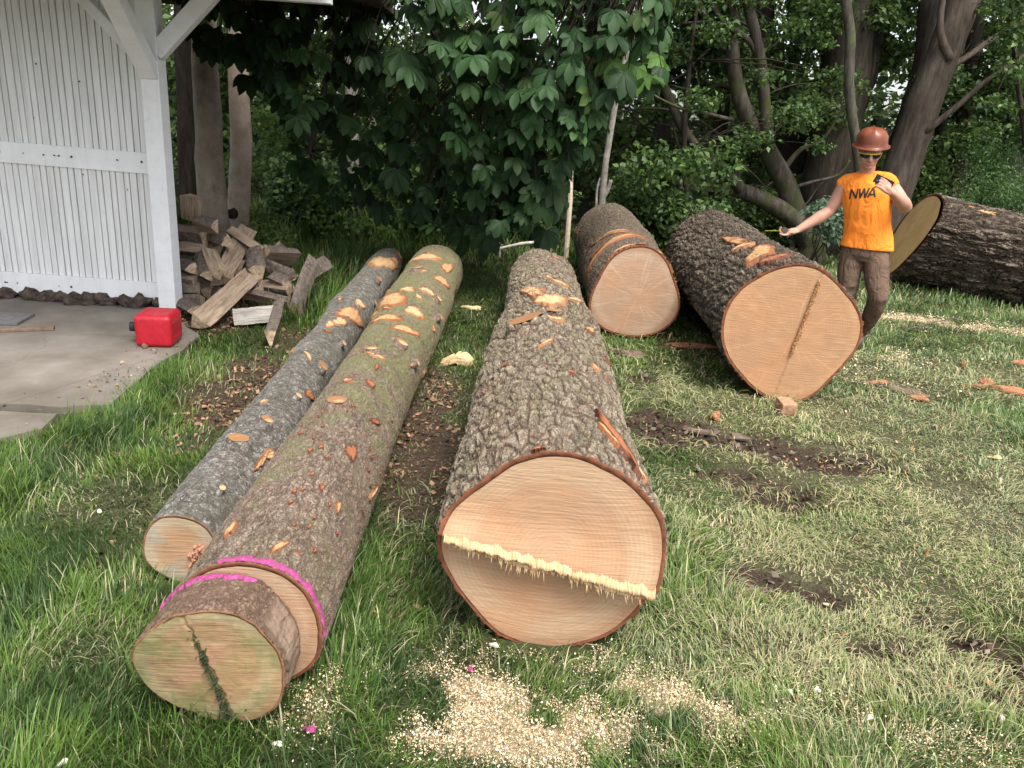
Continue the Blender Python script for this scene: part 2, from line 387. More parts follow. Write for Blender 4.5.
        ob = obj(name, (P-c).reshape(-1, 3), grid_faces(nr, na, True), mat or MAT_SCAR, s.root, c, extra={'edge': e})
        if label: ob['label'] = label
        return ob
    def streak(s, p, q, b, mat=None, **k):
        h0 = s.hit(*p); h1 = s.hit(*q)
        if h0 is None or h1 is None: print('MISS streak', s.root.name, p, q); return
        x0 = (h0[0]+h1[0])/2; t0 = (h0[1]+h1[1])/2; r = s.r0*(1-x0/s.L)+s.r1*x0/s.L; dx = h1[0]-h0[0]; dt = (h1[1]-h0[1])*r
        return s.patch(0, 0, math.hypot(dx, dt)/2, b, math.atan2(dt, dx), mat, xt=(x0, t0), **k)
    def stub(s, px, py, a, b, h=.03, mat=None, tilt=0.0, label=None):
        """branch cut off short: collar of bark and a pale oval face"""
        hh = s.hit(px, py)
        if hh is None: print('MISS stub', s.root.name, px, py); return
        x0, th0, _ = hh; c = s.surf(np.array([x0]), np.array([th0]))[0]
        n = Vector((0, math.cos(th0), math.sin(th0))); ex = Vector((1, 0, 0)); ey = n.cross(ex)
        n2 = (n+ex*tilt).normalized(); na = 30; V = []; sd_ = random.random()*9
        for k, (q, z) in enumerate(((1.5, -.03), (1.25, h*.35), (1.08, h*.9), (1.0, h), (.97, h+.001))):
            for i in range(na):
                ph = 2*PI*i/na; ro = q*(1+.06*math.sin(2*ph+sd_)+.04*math.sin(5*ph+sd_))
                p = ex*(a*ro*math.cos(ph))+ey*(b*ro*math.sin(ph)); p = p-n2*p.dot(n2)*(1 if k > 1 else .3)
                V.append(np.array(p+n*z))
        root = obj('branch_stub', V, grid_faces(5, na, True), s.bark.data.materials[0], s.root, c)
        V2 = [np.array(n*(h+.0005))]; F2 = []
        for r_ in (.33, .66, .985):
            for i in range(na):
                ph = 2*PI*i/na; ro = r_*(1+.06*math.sin(2*ph+sd_)+.04*math.sin(5*ph+sd_))
                p = ex*(a*ro*math.cos(ph))+ey*(b*ro*math.sin(ph)); p = p-n2*p.dot(n2); V2.append(np.array(p+n*(h+.003)))
        F2 = [(0, 1+i, 1+(i+1) % na) for i in range(na)]
        for q in range(2): F2 += [(1+q*na+i, 1+(q+1)*na+i, 1+(q+1)*na+(i+1) % na, 1+q*na+(i+1) % na) for i in range(na)]
        # knot face: rings in its own frame
        obj('cut_face', V2, F2, MAT_KNOT, root)
        return root
def knot_mat():
    m = NT('cut_knot'); v = m.coord((14, 14, 14)); n = m.noise(v, 1.2, 3, out='Color'); v = m.vadd(v, n, .3)
    l = m.new('ShaderNodeVectorMath', operation='LENGTH'); m.L(v, l.inputs[0])
    ring = m.math('SINE', m.math('MULTIPLY', l.outputs['Value'], 24))
    c = m.ramp(l.outputs['Value'], [(.08, (.24, .11, .05)), (.25, (.44, .28, .14)), (.48, (.50, .35, .19)), (.62, (.26, .13, .06))])
    c = m.mix(m.math('MULTIPLY_ADD', ring, .12, .12), c, (.38, .2, .08)); m.base(c); m.set(Roughness=.7); return m.m
MAT_KNOT = knot_mat()
BARK_C = bark_mat('grey_plated_bark', (.34, .275, .195), (.085, .054, .037), 23, .50, .026, wobk=.8, rk=.55, moss=((.14, .14, .065), .30, (1.0, 5.0)), light=(.44, .395, .32), flake_amt=.66, net=.95)
BARK_B = bark_mat('mossy_scaly_bark', (.275, .20, .15), (.085, .056, .038), 30, .8, .009, moss=((.16, .165, .075), 1.1, (.1, 2.4)), flake_amt=.60, flake=(.25, .10, .06), light=(.37, .325, .275), cracks=.8, net=.25)
BARK_A = bark_mat('silver_grey_bark', (.19, .172, .148), (.06, .05, .042), 26, 1.4, .008, moss=((.11, .13, .05), .45, (0, 6)), flake_amt=.69, light=(.33, .315, .29), cracks=.75, net=.12, across=.55, lichen=.6)
BARK_D = bark_mat('brown_scaly_bark', (.22, .175, .13), (.06, .042, .03), 34, .6, .018, light=(.33, .275, .215), flake_amt=.64, moss=((.09, .10, .045), .3, (0, 5)), net=.8, rk=.6)
BARK_E = bark_mat('dark_rough_bark', (.195, .155, .118), (.046, .033, .024), 16, .5, .050, light=(.34, .285, .225), flake_amt=.67, sharp=.2, moss=((.17, .155, .09), .5, (0, 4)), net=.8, rk=.7)
BARK_F = bark_mat('deeply_furrowed_bark', (.235, .185, .145), (.055, .04, .03), 9, .32, .085, light=(.34, .275, .22), flake_amt=.74, sharp=.25, net=.6)
CUT_C = cut_mat('cut_orange_rings', (.45, .305, .19), (.405, .245, .145), .35, 430, .72, ang=-.25)
CUT_B = cut_mat('old_greenish_cut', (.43, .32, .20), (.37, .21, .125), .20, 900, .75, stain=((.16, .165, .065), 1.0), ang=.8)
CUT_B2 = cut_mat('fresh_pinkish_cut', (.42, .30, .20), (.39, .26, .165), .21, 900, .9, ang=.2)
CUT_A = cut_mat('narrow_cut', (.44, .33, .20), (.38, .23, .13), .145, 900, .62, stain=((.30, .28, .22), .3))
CUT_D = cut_mat('smooth_pinkish_cut', (.43, .30, .205), (.41, .265, .17), .36, 560, .78, streak=.4, ang=.3)
CUT_E = cut_mat('broad_orange_cut', (.44, .262, .14), (.40, .228, .125), .46, 420, .86, streak=.22, ang=1.9)
CUT_F = cut_mat('golden_notch_cut', (.82, .56, .28), (.78, .50, .22), .7, 190, .9, ang=.5)
# ---- C: the big log in the middle
seam = {}
def depth_c(y, z):
    # ridge of torn wood runs across; y is left-positive
    y1, z1, y2, z2 = .345, .055, -.33, -.095
    t = (y-y1)/(y2-y1); zl = z1+(z2-z1)*t; d = z-zl
    wdt = .030+.026*np.clip(t, 0, 1)
    lower = sstep(.005, -.004, d); rid = np.exp(-((d-wdt)/(wdt*1.0))**2)
    return -.035*lower+.028*np.where(d > 0, np.exp(-(d/(wdt*1.9))**2), 0)
C = Log('large_log', 'big middle log with grey plated bark, a torn pale ridge across its cut end', (.17, 2.13), (.215, 7.0), .372, .305, BARK_C, CUT_C, 900, 620,
        shape=lambda th, u: 1+.018*np.sin(2*th+.6)+.08*np.exp(-((u-.52)/.05)**2)*np.maximum(0, np.sin(th))+.03*np.exp(-((u-.75)/.03)**2)-.05*sstep(.52, .6, u), depth=depth_c, tb=.021, seed=1, bump=.024)
def ridge(log):
    P = []; y1, z1, y2, z2 = .345, .055, -.33, -.095; mb = MB(); n = 200; V = []; rows = 7
    for r_ in range(rows):
        for i in range(n):
            t = i/(n-1); y = y1+(y2-y1)*t; zl = z1+(z2-z1)*t; wd = .032+.028*t
            nz = mnoise.noise(Vector((t*22, 0, r_*.3)))*.016+mnoise.noise(Vector((t*150, 3, r_)))*.012
            prof = [(wd*1.5, -.026, 0), (wd*1.15, .004, .2), (wd*.7, .022, .4), (wd*.15, .040, .8), (-.004, .046, 1.3), (-.014, .026, 1.5), (-.006, -.03, 0)][r_]
            V.append((-(prof[1]+nz*prof[2]*.5), y, zl+prof[0]+nz*min(prof[2], 1.0)*(1.3 if r_ > 3 else .7)))
    mb.add((V, [tuple(f) for f in grid_faces(rows, n)]))
    for k in range(420):
        big = random.random() < .12
        t = random.choice([random.uniform(.05, .95), random.gauss(.78, .05), random.gauss(.36, .05)])
        t = min(max(t, .02), .98); y = y1+(y2-y1)*t; z = z1+(z2-z1)*t-.008; l = random.uniform(.025, .065) if big else random.uniform(.004, .020)
        ly = random.uniform(-.4, .25)
        mb.add(tube_arr([(-.036, y, z+.006), (-.042, y+ly*l*.5, z-l*.5), (-.026-random.random()*.01, y+ly*l, z-l)], [.0024, .0017, .0005], 4))
    mb.build('splintered_ridge', MAT_RIDGE, log.root, (0, 0, log.zc(0)))
mr_ = NT('fresh_splintered_wood'); nn = mr_.noise(mr_.coord((3, 30, 3)), 5, 5, .7)
mr_.base(mr_.ramp(nn, [(.3, (.42, .22, .09)), (.5, (.55, .39, .21)), (.72, (.66, .51, .31))])); mr_.set(Roughness=.7); mr_.bump(nn, .006); MAT_RIDGE = mr_.m
ridge(C)
for a in [(551, 300, .13, .085, 0, MAT_TAN), (553, 318, .06, .05, 0, MAT_TAN), (527, 325, .07, .10, .4, None), 
          (541, 469, .02, .02, 0, MAT_REDSCAR), (560, 283, .05, .06, 0, MAT_TAN),
          (590, 330, .10, .02, .4, MAT_SCAR), (459, 445, .12, .02, 0, MAT_REDSCAR), (505, 366, .02, .014, 0, MAT_REDSCAR), (576, 300, .10, .018, .6, MAT_TAN), (571, 373, .018, .014, 0, MAT_REDSCAR), (536, 291, .03, .05, .2, MAT_SCAR)]:
    if a[5] is None: C.stub(a[0], a[1], a[2], a[3], .035)
    else: C.patch(*a[:6])
C.stub(554, 316, .035, .042, .03)
C.streak((592, 408), (640, 478), .020, MAT_REDSCAR); C.streak((611, 372), (627, 412), .022, MAT_REDSCAR); C.streak((588, 330), (612, 362), .035, MAT_SCAR); C.streak((600, 425), (618, 447), .012, MAT_SCAR)
C.streak((628, 455), (646, 484), .010, MAT_TAN); C.streak((467, 398), (488, 384), .022, MAT_TAN); C.streak((519, 292), (545, 301), .03, MAT_TAN); C.streak((452, 470), (460, 440), .02, MAT_REDSCAR)
# ---- B: long mossy log, its near end cut in two steps
def depth_b(y, z): return 0*y
B = Log('mossy_log', 'long mossy log with a pink paint line round its stepped cut end', (-.725, 1.87), (-.79, 7.25), .228, .25, BARK_B, CUT_B2, 900, 460,
        shape=lambda th, u: 1+.02*np.sin(2*th+1)-.12*np.exp(-((u-.45)/.2)**2)+.08*np.exp(-((u-.62)/.03)**2)*np.maximum(0, np.sin(th+.3))+.05*np.exp(-((u-.93)/.03)**2), tb=.014, seed=2, bump=.018)
mp_ = NT('pink_marking_paint'); pn = mp_.noise(mp_.coord(), 55, 6, .75); mp_.base(mp_.ramp(pn, [(.36, (.14, .075, .06)), (.46, (.26, .06, .14)), (.56, (.36, .055, .20)), (.7, (.46, .13, .30))])); mp_.set(Roughness=.9, Specular_IOR_Level=.1); mp_.bump(pn, .004); MAT_PINK = mp_.m
def strip(name, parent, fn, th0, th1, x0, x1, mat, seed=0, n=140, m=6):
    th = np.linspace(th0, th1, n)[:, None]; q = np.linspace(0, 1, m)[None, :]
    w0 = (fbm(th*14+seed, th*0, 1, 5)-.5)*.040; taper = np.minimum(1, np.minimum((th-min(th0, th1)), (max(th0, th1)-th))/.08+.15)
    X = x0+(x1-x0+w0)*q*taper; off = .0015-.006*(q <= 0)-.012*(q >= 1)+(fbm(th*20, X*200, 6, 3)-.5)*.006
    return obj(name, fn(X, th+0*q, off).reshape(-1, 3), grid_faces(n, m), mat, parent)
strip('paint_line', B.root, lambda X, T, o: B.surf(X, T, o+.004), 1.25, 3.25, .004, .026, MAT_PINK, 3)
# the stepped stub on its near end
SR, SY, SZ, SX = .198, .034, -.016, -.165
def stub_surf(X, T, o=0):
    r = SR*(1+.04*np.sin(2*T+.5)+.03*np.sin(3*T+2)+.012*np.sin(7*T))+(fbm(T*3, X*9, 4)-.5)*.012+o
    return np.stack([X+0*T, SY+r*np.cos(T), B.zc(0)+SZ+r*np.sin(T)], -1)
nx, nt_ = 110, 360
X = np.linspace(.01, SX, nx)[:, None]; T = np.linspace(0, 2*PI, nt_, endpoint=False)[None, :]
Xs = X*(1+.10*np.sin(T+.6)+.05*np.sin(2*T))   # the old cut leans a little
A = np.concatenate([stub_surf(Xs, T+0*X), stub_surf(Xs[-1:], T, -.010), stub_surf(Xs[-1:]+.015, T, -.014)], 0)
BARK_S = bark_mat('smooth_brown_bark', (.20, .125, .09), (.08, .045, .03), 22, .9, .008, flake_amt=.66, light=(.33, .25, .20), cracks=.7, moss=((.16, .17, .07), .2, (0, 5)))
c_ = np.array([SX, SY, B.zc(0)+SZ])
mi = np.zeros((nx+1, nt_), np.int32); mi[-2:] = 1
stubo = obj('stepped_end', A.reshape(-1, 3)-c_, grid_faces(nx+2, nt_, True)[:, ::-1], [BARK_S, MAT_LIP2], B.root, c_, mi=mi.ravel())
nr, na = 60, 260
q = (np.linspace(0, 1, nr)**.8)[:, None]; T = np.linspace(0, 2*PI, na, endpoint=False)[None, :]
r = SR*(1+.04*np.sin(2*T+.5)+.03*np.sin(3*T+2)+.012*np.sin(7*T))+(fbm(T*3, T*0+SX*9, 4)-.5)*.012-.0085
Y = q*r*np.cos(T); Z = q*r*np.sin(T); Xf = SX*(1+.10*np.sin(T+.6)*q+.05*np.sin(2*T)*q)-SX-.002
ck = np.abs(Y-.002*np.sin(Z*23)-.005-Z*.30-.004*np.sin(Z*91)-.002*np.sin(Z*230)); Xf = Xf+.007*np.exp(-(ck/.004)**2)*(Z > -.16)+(fbm(Y*12, Z*12, 9)-.5)*.010
obj('cut_face', np.stack([Xf, Y, Z], -1).reshape(-1, 3), grid_faces(nr, na, True)[:, ::-1], CUT_B, stubo)
strip('paint_line', B.root, lambda X, T, o: stub_surf(X, T, o+.004), .35, 2.0, -.012, -.035, MAT_PINK, 5)
# bare torn flank on the right of the stub
def torn(th0, th1, x0, x1, mat, off=.008):
    n, m = 60, 40; th = np.linspace(th0, th1, n)[:, None]; q = np.linspace(0, 1, m)[None, :]
    X = x0+(x1-x0)*q+(fbm(th*8, q*0, 2)-.5)*.05*(q-.5); e = np.maximum(np.abs(q-.5)*2, np.abs((th-(th0+th1)/2)/(th1-th0)*2))
    o = off-(off+.02)*(e > .96)+(fbm(X*60, th*8, 7)-.5)*.008
    obj('wood_scar', stub_surf(X, th+0*q, o).reshape(-1, 3), grid_faces(n, m), mat, B.root, extra={'edge': e**3})
torn(2.3, 3.5, -.02, -.15, MAT_REDSCAR if False else scar_mat('weathered_torn_wood', (.22, .155, .11), (.12, .08, .055)), .006)
for a in [(392, 300, .20, .085, .2, MAT_SCAR), (414, 312, .10, .07, 0, MAT_TAN), (442, 281, .12, .06, .3, MAT_SCAR), (405, 330, .12, .05, .9, MAT_SCAR), (362, 322, .16, .022, -.35, MAT_SCAR), (425, 257, .10, .17, 0, MAT_TAN), (447, 268, .20, .05, .0, MAT_SCAR),
          (347, 354, .13, .020, -.6, MAT_TAN), (388, 318, .14, .05, .8, MAT_SCAR), (414, 363, .09, .02, .2, MAT_TAN), (279, 548, .04, .010, .3, MAT_SCAR), (337, 508, .028, .011, 0, MAT_SCAR),
          (232, 530, .035, .018, 0, MAT_SCAR), (372, 493, .07, .008, .1, MAT_TAN), (424, 372, .09, .013, 0, MAT_TAN), (428, 292, .06, .07, 0, MAT_TAN), (376, 356, .03, .05, 0, MAT_TAN), (408, 290, .09, .05, .3, MAT_TAN)]+[(random.uniform(290, 400), random.uniform(400, 560), random.uniform(.005, .016), random.uniform(.004, .009), 0, MAT_REDSCAR) for _ in range(40)]:
    if B.hit(a[0], a[1]) is None: continue
    B.patch(*a)
B.stub(337, 406, .042, .045, .025); B.stub(400, 345, .04, .04, .02); B.stub(437, 318, .05, .02, .03); B.stub(305, 372, .05, .02, .04); B.stub(418, 240+30, .05, .05, .02); B.stub(371, 352, .03, .04, .02); B.stub(436, 300, .04, .03, .025); B.stub(413, 364, .035, .018, .03)
# ---- A: thin grey log on the left
A_ = Log('thin_log', 'thinnest log, silver grey bark, leftmost beside the mossy one, with cut branch knots', (-1.125, 2.37), (-1.40, 8.05), .143, .152, BARK_A, CUT_A, 900, 300,
        shape=lambda th, u: 1+.02*np.sin(2*th)+.10*np.exp(-((u-.38)/.02)**2)+.13*np.exp(-((u-.60)/.035)**2)+.10*np.exp(-((u-.93)/.04)**2), tb=.009, lip=MAT_LIP2, seed=3)
for a in [(352, 315, .20, .085, .3, MAT_SCAR), (382, 262, .28, .13, 0, MAT_TAN), (340, 322, .08, .05, .3, MAT_TAN), (330, 325, .06, .03, 0, MAT_TAN), (309, 395, .045, .03, 0, MAT_REDSCAR), (268, 455, .06, .02, .3, MAT_TAN), (360, 304, .07, .04, 0, MAT_TAN), (395, 262, .1, .05, 0, MAT_SCAR), (292, 352, .03, .02, 0, MAT_TAN)]:
    A_.patch(*a)
A_.stub(318, 370, .040, .034, .04); A_.stub(265, 425, .03, .028, .03); A_.stub(238, 446, .042, .045, .035); A_.stub(220, 492, .02, .012, .02); A_.stub(296, 398, .02, .02, .02); A_.stub(340, 345, .03, .02, .03); A_.stub(376, 282, .05, .03, .04); A_.streak((300, 340), (318, 330), .015, MAT_TAN); A_.streak((255, 470), (268, 450), .015, MAT_SCAR); A_.streak((395, 252), (402, 262), .05, MAT_SCAR); A_.stub(373, 303, .03, .03, .02)
# torn half of its near face
# ---- D: log in the middle back
D = Log('back_log', 'medium log behind the big middle one, pinkish heart-shaped cut end and torn bark band', (.955, 6.24), (1.02, 9.4), .375, .40, BARK_D, CUT_D, 520, 520,
        shape=lambda th, u: 1+.06*np.cos(3*(th-PI/2-.05))*(1-u*.7)+.03*np.exp(-((u-.45)/.08)**2), tb=.022, seed=4, bump=.02)
for a in [(610, 243, .10, .34, .0, MAT_SCAR), (622, 250, .05, .16, 0, MAT_TAN), (598, 250, .06, .12, .2, MAT_REDSCAR), (640, 262, .12, .035, .3, MAT_REDSCAR), (655, 275, .14, .03, .2, MAT_TAN), (612, 232, .04, .14, 0, MAT_TAN), (577, 233, .04, .05, 0, MAT_SCAR)]:
    D.patch(*a)
# ---- E: widest log on the right
def depth_e(y, z):
    # long seam from top right down to bottom, one half slightly proud
    y1, z1, y2, z2 = -.12, .40, .03, -.42
    d = ((y-y1)*(z2-z1)-(z-z1)*(y2-y1))/math.hypot(y2-y1, z2-z1)
    return .007*sstep(-.003, .004, d)+.004*np.exp(-((d-.006)/.006)**2)*(z > -.12)
SEAM_SH = lambda th, u: 1+.05*np.cos(2*(th-.9))+.035*np.cos(3*(th-.2))+.03*np.cos(4*th+.4)
E_ = Log('broad_log', 'widest log, dark bark, a seam down its round cut end, left of the worker', (1.80, 4.93), (1.93, 8.0), .465, .46, BARK_E, CUT_E, 620, 760,
        shape=SEAM_SH, depth=depth_e, tb=.026, seed=5, bump=.03)
for a in [(760, 252, .16, .10, .5, MAT_SCAR), (742, 246, .05, .07, 0, MAT_TAN), (775, 258, .05, .10, 0, MAT_REDSCAR), (733, 240, .04, .05, 0, MAT_REDSCAR)]:
    E_.patch(*a)
# torn fibre ridge down the seam
V = []; F = []; mb = MB()
for k in range(260):
    t = random.random()*.62+.03; y = -.12+.15*t; z = .40-.82*t
    mb.add(tube_arr([(-.004, y, z), (-.018, y+random.uniform(-.01, .012), z-random.uniform(.0, .02)), (-.022, y+random.uniform(-.014, .016), z-random.uniform(.0, .03))], [.0045, .003, .0008], 4))
mb.build('splintered_seam', scar_mat('orange_splinters', (.44, .23, .10), (.28, .11, .045)), E_.root, (0, 0, E_.zc(0)))
# ---- F: far right
def depth_f(y, z): return .66*y-.42*z-.14
F_ = Log('far_log', 'deeply furrowed dark log lying behind the worker at the right, golden notch cut', (4.88, 10.27), (7.95, 6.95), .61, .36, BARK_F, CUT_F, 520, 620,
        shape=lambda th, u: 1+.05*np.sin(2*th+2)+.03*np.sin(3*th), depth=depth_f, tb=.04, seed=6, bump=.04)
def fpatch(px, py, a, b, r, m): F_.patch(px, py, a, b, r, m)
fpatch(985, 211, .24, .05, .1, MAT_TAN); fpatch(968, 224, .07, .04, 0, MAT_REDSCAR)
# small wooden peg under the broad log
P = at(786, 412); 
bev_box('wooden_wedge', (.10, .12, .075), simple('weathered_block', (.36, .2, .12), .8, .3, 30, .004), None, (P[0], P[1]+.02, .034), (0.1, 0, .1), .012)
tag(bpy.data.objects['wooden_wedge'], 'small brown wooden wedge under the broad log on the right', 'wedge')

E_.streak((722, 238), (748, 243), .05, MAT_SCAR); D.streak((655, 262), (668, 282), .02, MAT_TAN); D.streak((590, 248), (640, 236), .03, MAT_SCAR)
# torn reddish knot on the thin log's face
y0, z0 = A_.fpx(200, 556); mbk = MB()
for k in range(60):
    a = random.uniform(0, 2*PI); r = random.random()**.5*.036; yy = y0+r*math.cos(a); zz = z0+r*math.sin(a)*1.3; mbk.add(tube_arr([(-.002, yy, zz), (-.012-random.random()*.014, yy+random.uniform(-.01, .01), zz+random.uniform(-.014, .006))], [.009, .003], 5))
mbk.build('torn_knot', scar_mat('red_torn_knot', (.40, .20, .12), (.26, .10, .055)), A_.root, (0, 0, A_.zc(0)), smooth=False)

for k in range(26):   # more nicks where side branches were trimmed
    L_ = random.choice((A_, B, B, C)); t = random.uniform(.15, .97)
    P_ = L_.surf(np.array([t*L_.L]), np.array([random.gauss(1.75, .5)]))[0]; q = L_.o+L_.ax*P_[0]+L_.ay*P_[1]+np.array([0, 0, P_[2]]); x_, y_, _ = pxof(q)
    if L_.hit(x_, y_) is not None: L_.patch(x_, y_, random.uniform(.015, .06), random.uniform(.008, .028), random.uniform(-.8, .8), random.choice((MAT_SCAR, MAT_TAN, MAT_REDSCAR)))

# dirt, moss and a darker weathered crack in the old stepped cut
mbk = MB()
for k in range(170):
    z = random.uniform(-.16, .14); y = .005+z*.30+random.gauss(0, .006); mbk.add(tube_arr([(0, y, z), (-.010-random.random()*.008, y+random.uniform(-.012, .012), z+random.uniform(-.014, .014))], [.0035, .0012], 4))
mbk.build('crack_dirt', simple('mossy_dirt', (.035, .045, .018), .95, .5, 40), stubo, (.0, 0, 0), smooth=False)
# ------------------------------------------------------------------ ground fields
def g(px, py): return at(px, py)[:2]
def blobs(x, y, L, wob=.35, seed=0):
    """soft union of ellipses given in pixels: (px,py,rx_m,ry_m,strength)"""
    out = np.zeros_like(x); nz = (fbm(x*3.1+seed, y*3.1, seed+20, 4)-.5)*2
    for px, py, rx, ry, k in L:
        c = g(px, py); d = np.sqrt(((x-c[0])/rx)**2+((y-c[1])/ry)**2)+nz*wob
        out = np.maximum(out, k*sstep(1.15, .55, d))
    return out
MUD = [(690, 432, .18, .22, 1), (645, 418, .13, .2, 1), (720, 470, .22, .10, .9), (780, 492, .30, .13, 1), (800, 447, .5, .12, .9), (860, 462, .5, .15, .8), (665, 440, .22, .16, 1), (770, 485, .28, .12, 1), (795, 500, .2, .1, 1), (560+80, 430, .16, .22, 1), (762, 575, .22, .10, .9), (824, 592, .13, .15, 1), (885, 646, .17, .09, 1),
       (990, 650, .16, .12, 1), (1000, 690, .2, .1, .6), (845, 500, .3, .12, .4), (770, 440, .3, .1, .7), (640, 380, .12, .2, .6), (940, 620, .2, .08, .5), (700, 350, .5, .3, .45), (890, 382, .3, .12, .6)]
DIRT = [(262, 375, .50, .55, 1), (235, 415, .40, .35, .95), (210, 320, .45, .35, 1), (250, 300, .5, .5, .9), (300, 340, .4, .5, .5), (205, 440, .3, .3, .5), (135, 560, .25, .25, .4), (90, 460, .3, .2, .35), (420, 470, .22, .9, .75), (425, 400, .2, .9, .75), (400, 560, .15, .4, .35), (300, 270, .9, .4, .3)]
DUST = [(520, 705, .42, .13, 1), (620, 700, .30, .12, 1), (430, 700, .25, .10, .85), (560, 670, .22, .1, .5), (500, 740, .30, .1, .55), (690, 705, .20, .10, .6), (330, 715, .18, .08, .5), (760, 690, .15, .08, .25), (540, 745, .3, .08, .6), (950, 745, .25, .08, .35), (850, 700, .15, .06, .2), (360, 690, .15, .1, .5),
        (950, 322, 1.3, .16, 1), (870, 352, .5, .22, .9), (1010, 332, .7, .16, 1), (905, 318, .5, .2, 1), (870, 375, .5, .2, .6)]
STRAW = [(820, 420, 1.4, .9, .8), (920, 470, 1.2, .8, .9), (860, 560, .9, .5, .8), (960, 560, .8, .5, .7), (760, 640, .5, .3, .5), (740, 500, .5, .4, .6), (980, 380, 1.5, .7, .6), (120, 500, .4, .3, .5), (100, 640, .3, .2, .35), (700, 400, .5, .4, .5), (430, 430, .3, 1.2, .6), (900, 650, .6, .3, .7)]
def dustf(x, y):
    o = np.zeros_like(x)
    for px, py, rx, ry, k in DUST:
        c = g(px, py); o = o+k*np.exp(-.95*(((x-c[0])/rx)**2+((y-c[1])/ry)**2))
    n = fbm(x*5.5, y*5.5, 81, 5); return np.clip(o*1.1, 0, 1.15)*sstep(.33, .56, n)
def fields(x, y):
    mud = np.clip(blobs(x, y, MUD, .6, 1)*1.25, 0, 1); dirt = blobs(x, y, DIRT, .45, 2); dust = dustf(x, y); straw = blobs(x, y, STRAW, .4, 4)
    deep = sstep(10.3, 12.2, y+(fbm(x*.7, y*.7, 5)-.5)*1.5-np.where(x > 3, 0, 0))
    # under the woods: leaf litter
    return mud, dirt, dust, straw, deep
# slab outline in world (concrete)
S_ = [at(-160, 300), at(60, 306), at(178, 322), at(198, 338), at(180, 352), at(128, 388), at(60, 430), at(-30, 452), at(-300, 470)]
SLAB = [tuple(p[:2]) for p in S_]
SLAB[0] = (SLAB[0][0], 6.2); SLAB[1] = (SLAB[1][0], 6.2); SLAB[2] = (SLAB[2][0]+.0, 6.15)
def in_poly(x, y, poly):
    ins = np.zeros(x.shape, bool); n = len(poly)
    for i in range(n):
        x1, y1 = poly[i]; x2, y2 = poly[(i+1) % n]
        c = ((y1 > y) != (y2 > y)) & (x < (x2-x1)*(y-y1)/(y2-y1+1e-12)+x1); ins ^= c
    return ins
def height(x, y):
    h = (fbm(x*.9, y*.9, 8, 3)-.5)*.05+(fbm(x*5, y*5, 9, 3)-.5)*.022
    mud = blobs(x, y, MUD, .5, 1); h = h-mud*.05+mud*(fbm(x*14, y*14, 10, 3)-.5)*.11
    slab = sstep(-2.2, -2.9, x)*sstep(3.0, 3.8, y)*sstep(8, 6.5, y)
    far = sstep(9, 12, np.hypot(x, y)); h = h*(1-slab)-.015*slab
    return h-.012
def build_ground():
    t = np.linspace(-1, 1, 460); xs = 6*t+144*np.sign(t)*np.abs(t)**9
    s = np.linspace(0, 1, 520); ys = .3+13*s+170*s**9-(1-s)**14*6
    Xg, Yg = np.meshgrid(xs, ys); Zg = height(Xg, Yg)
    Zg = Zg*sstep(40, 20, np.hypot(Xg, Yg))
    mud, dirt, dust, straw, deep = fields(Xg, Yg)
    V = np.stack([Xg, Yg, Zg], -1).reshape(-1, 3)
    m = NT('lawn_soil'); v = m.coord()
    n1 = m.noise(v, 3, 6, .7); n2 = m.noise(v, 22, 6, .75); n3 = m.noise(v, 90, 5, .8)
    green = m.ramp(n2, [(.3, (.035, .042, .016)), (.55, (.075, .095, .035)), (.75, (.15, .16, .07))])
    thatch = m.ramp(n3, [(.3, (.05, .042, .026)), (.55, (.13, .12, .07)), (.75, (.27, .245, .155))])
    soil = m.ramp(n3, [(.3, (.035, .024, .017)), (.55, (.085, .060, .043)), (.72, (.17, .13, .095))])
    soil2 = m.ramp(m.voro(v, 45, 'F1', 'Color'), [(0, (.05, .032, .022)), (.5, (.10, .066, .045)), (1, (.20, .14, .10))])
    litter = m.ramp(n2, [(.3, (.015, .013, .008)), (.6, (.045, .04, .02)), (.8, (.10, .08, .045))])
    dustc = m.ramp(n3, [(.25, (.34, .24, .14)), (.5, (.50, .38, .23)), (.75, (.62, .51, .35))])
    def thr(a, lo=.35, hi=.6, k=.55):
        return m.ramp(m.math('ADD', m.attr(a), m.math('MULTIPLY_ADD', n2, k, -k*.5)), [(lo, 0.0), (hi, 1.0)])
    c = m.mix(m.ramp(m.math('ADD', m.math('MULTIPLY', m.attr('straw'), .7), m.math('MULTIPLY', n1, .5)), [(.35, .15), (.8, .9)]), green, thatch)
    c = m.mix(thr('dirt'), c, m.mix(.5, soil2, soil)); c = m.mix(thr('mud', .35, .85, 1.3), c, soil)
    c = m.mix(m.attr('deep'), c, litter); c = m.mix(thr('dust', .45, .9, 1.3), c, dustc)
    m.base(c); m.set(Roughness=.95, Specular_IOR_Level=.1); m.bump(m.math('ADD', n3, n2), .02)
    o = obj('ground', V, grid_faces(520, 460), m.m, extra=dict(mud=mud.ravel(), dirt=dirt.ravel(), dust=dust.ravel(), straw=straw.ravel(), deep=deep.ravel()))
    tag(o, 'lawn with muddy ruts, bare soil and straw-coloured patches', 'ground', kind='structure')
build_ground()
LOGS = [A_, B, C, D, E_, F_]
def in_logs(x, y, pad=0.0):
    ins = np.zeros(x.shape, bool)
    for l in LOGS:
        dx = x-l.o[0]; dy = y-l.o[1]; a = dx*l.ax[0]+dy*l.ax[1]; b = -dx*l.ax[1]+dy*l.ax[0]
        r = (l.r0+(l.r1-l.r0)*np.clip(a/l.L, 0, 1))*.55
        ins |= (a > -.02) & (a < l.L) & (np.abs(b) < r+pad)
    return ins
FLAT = [False]
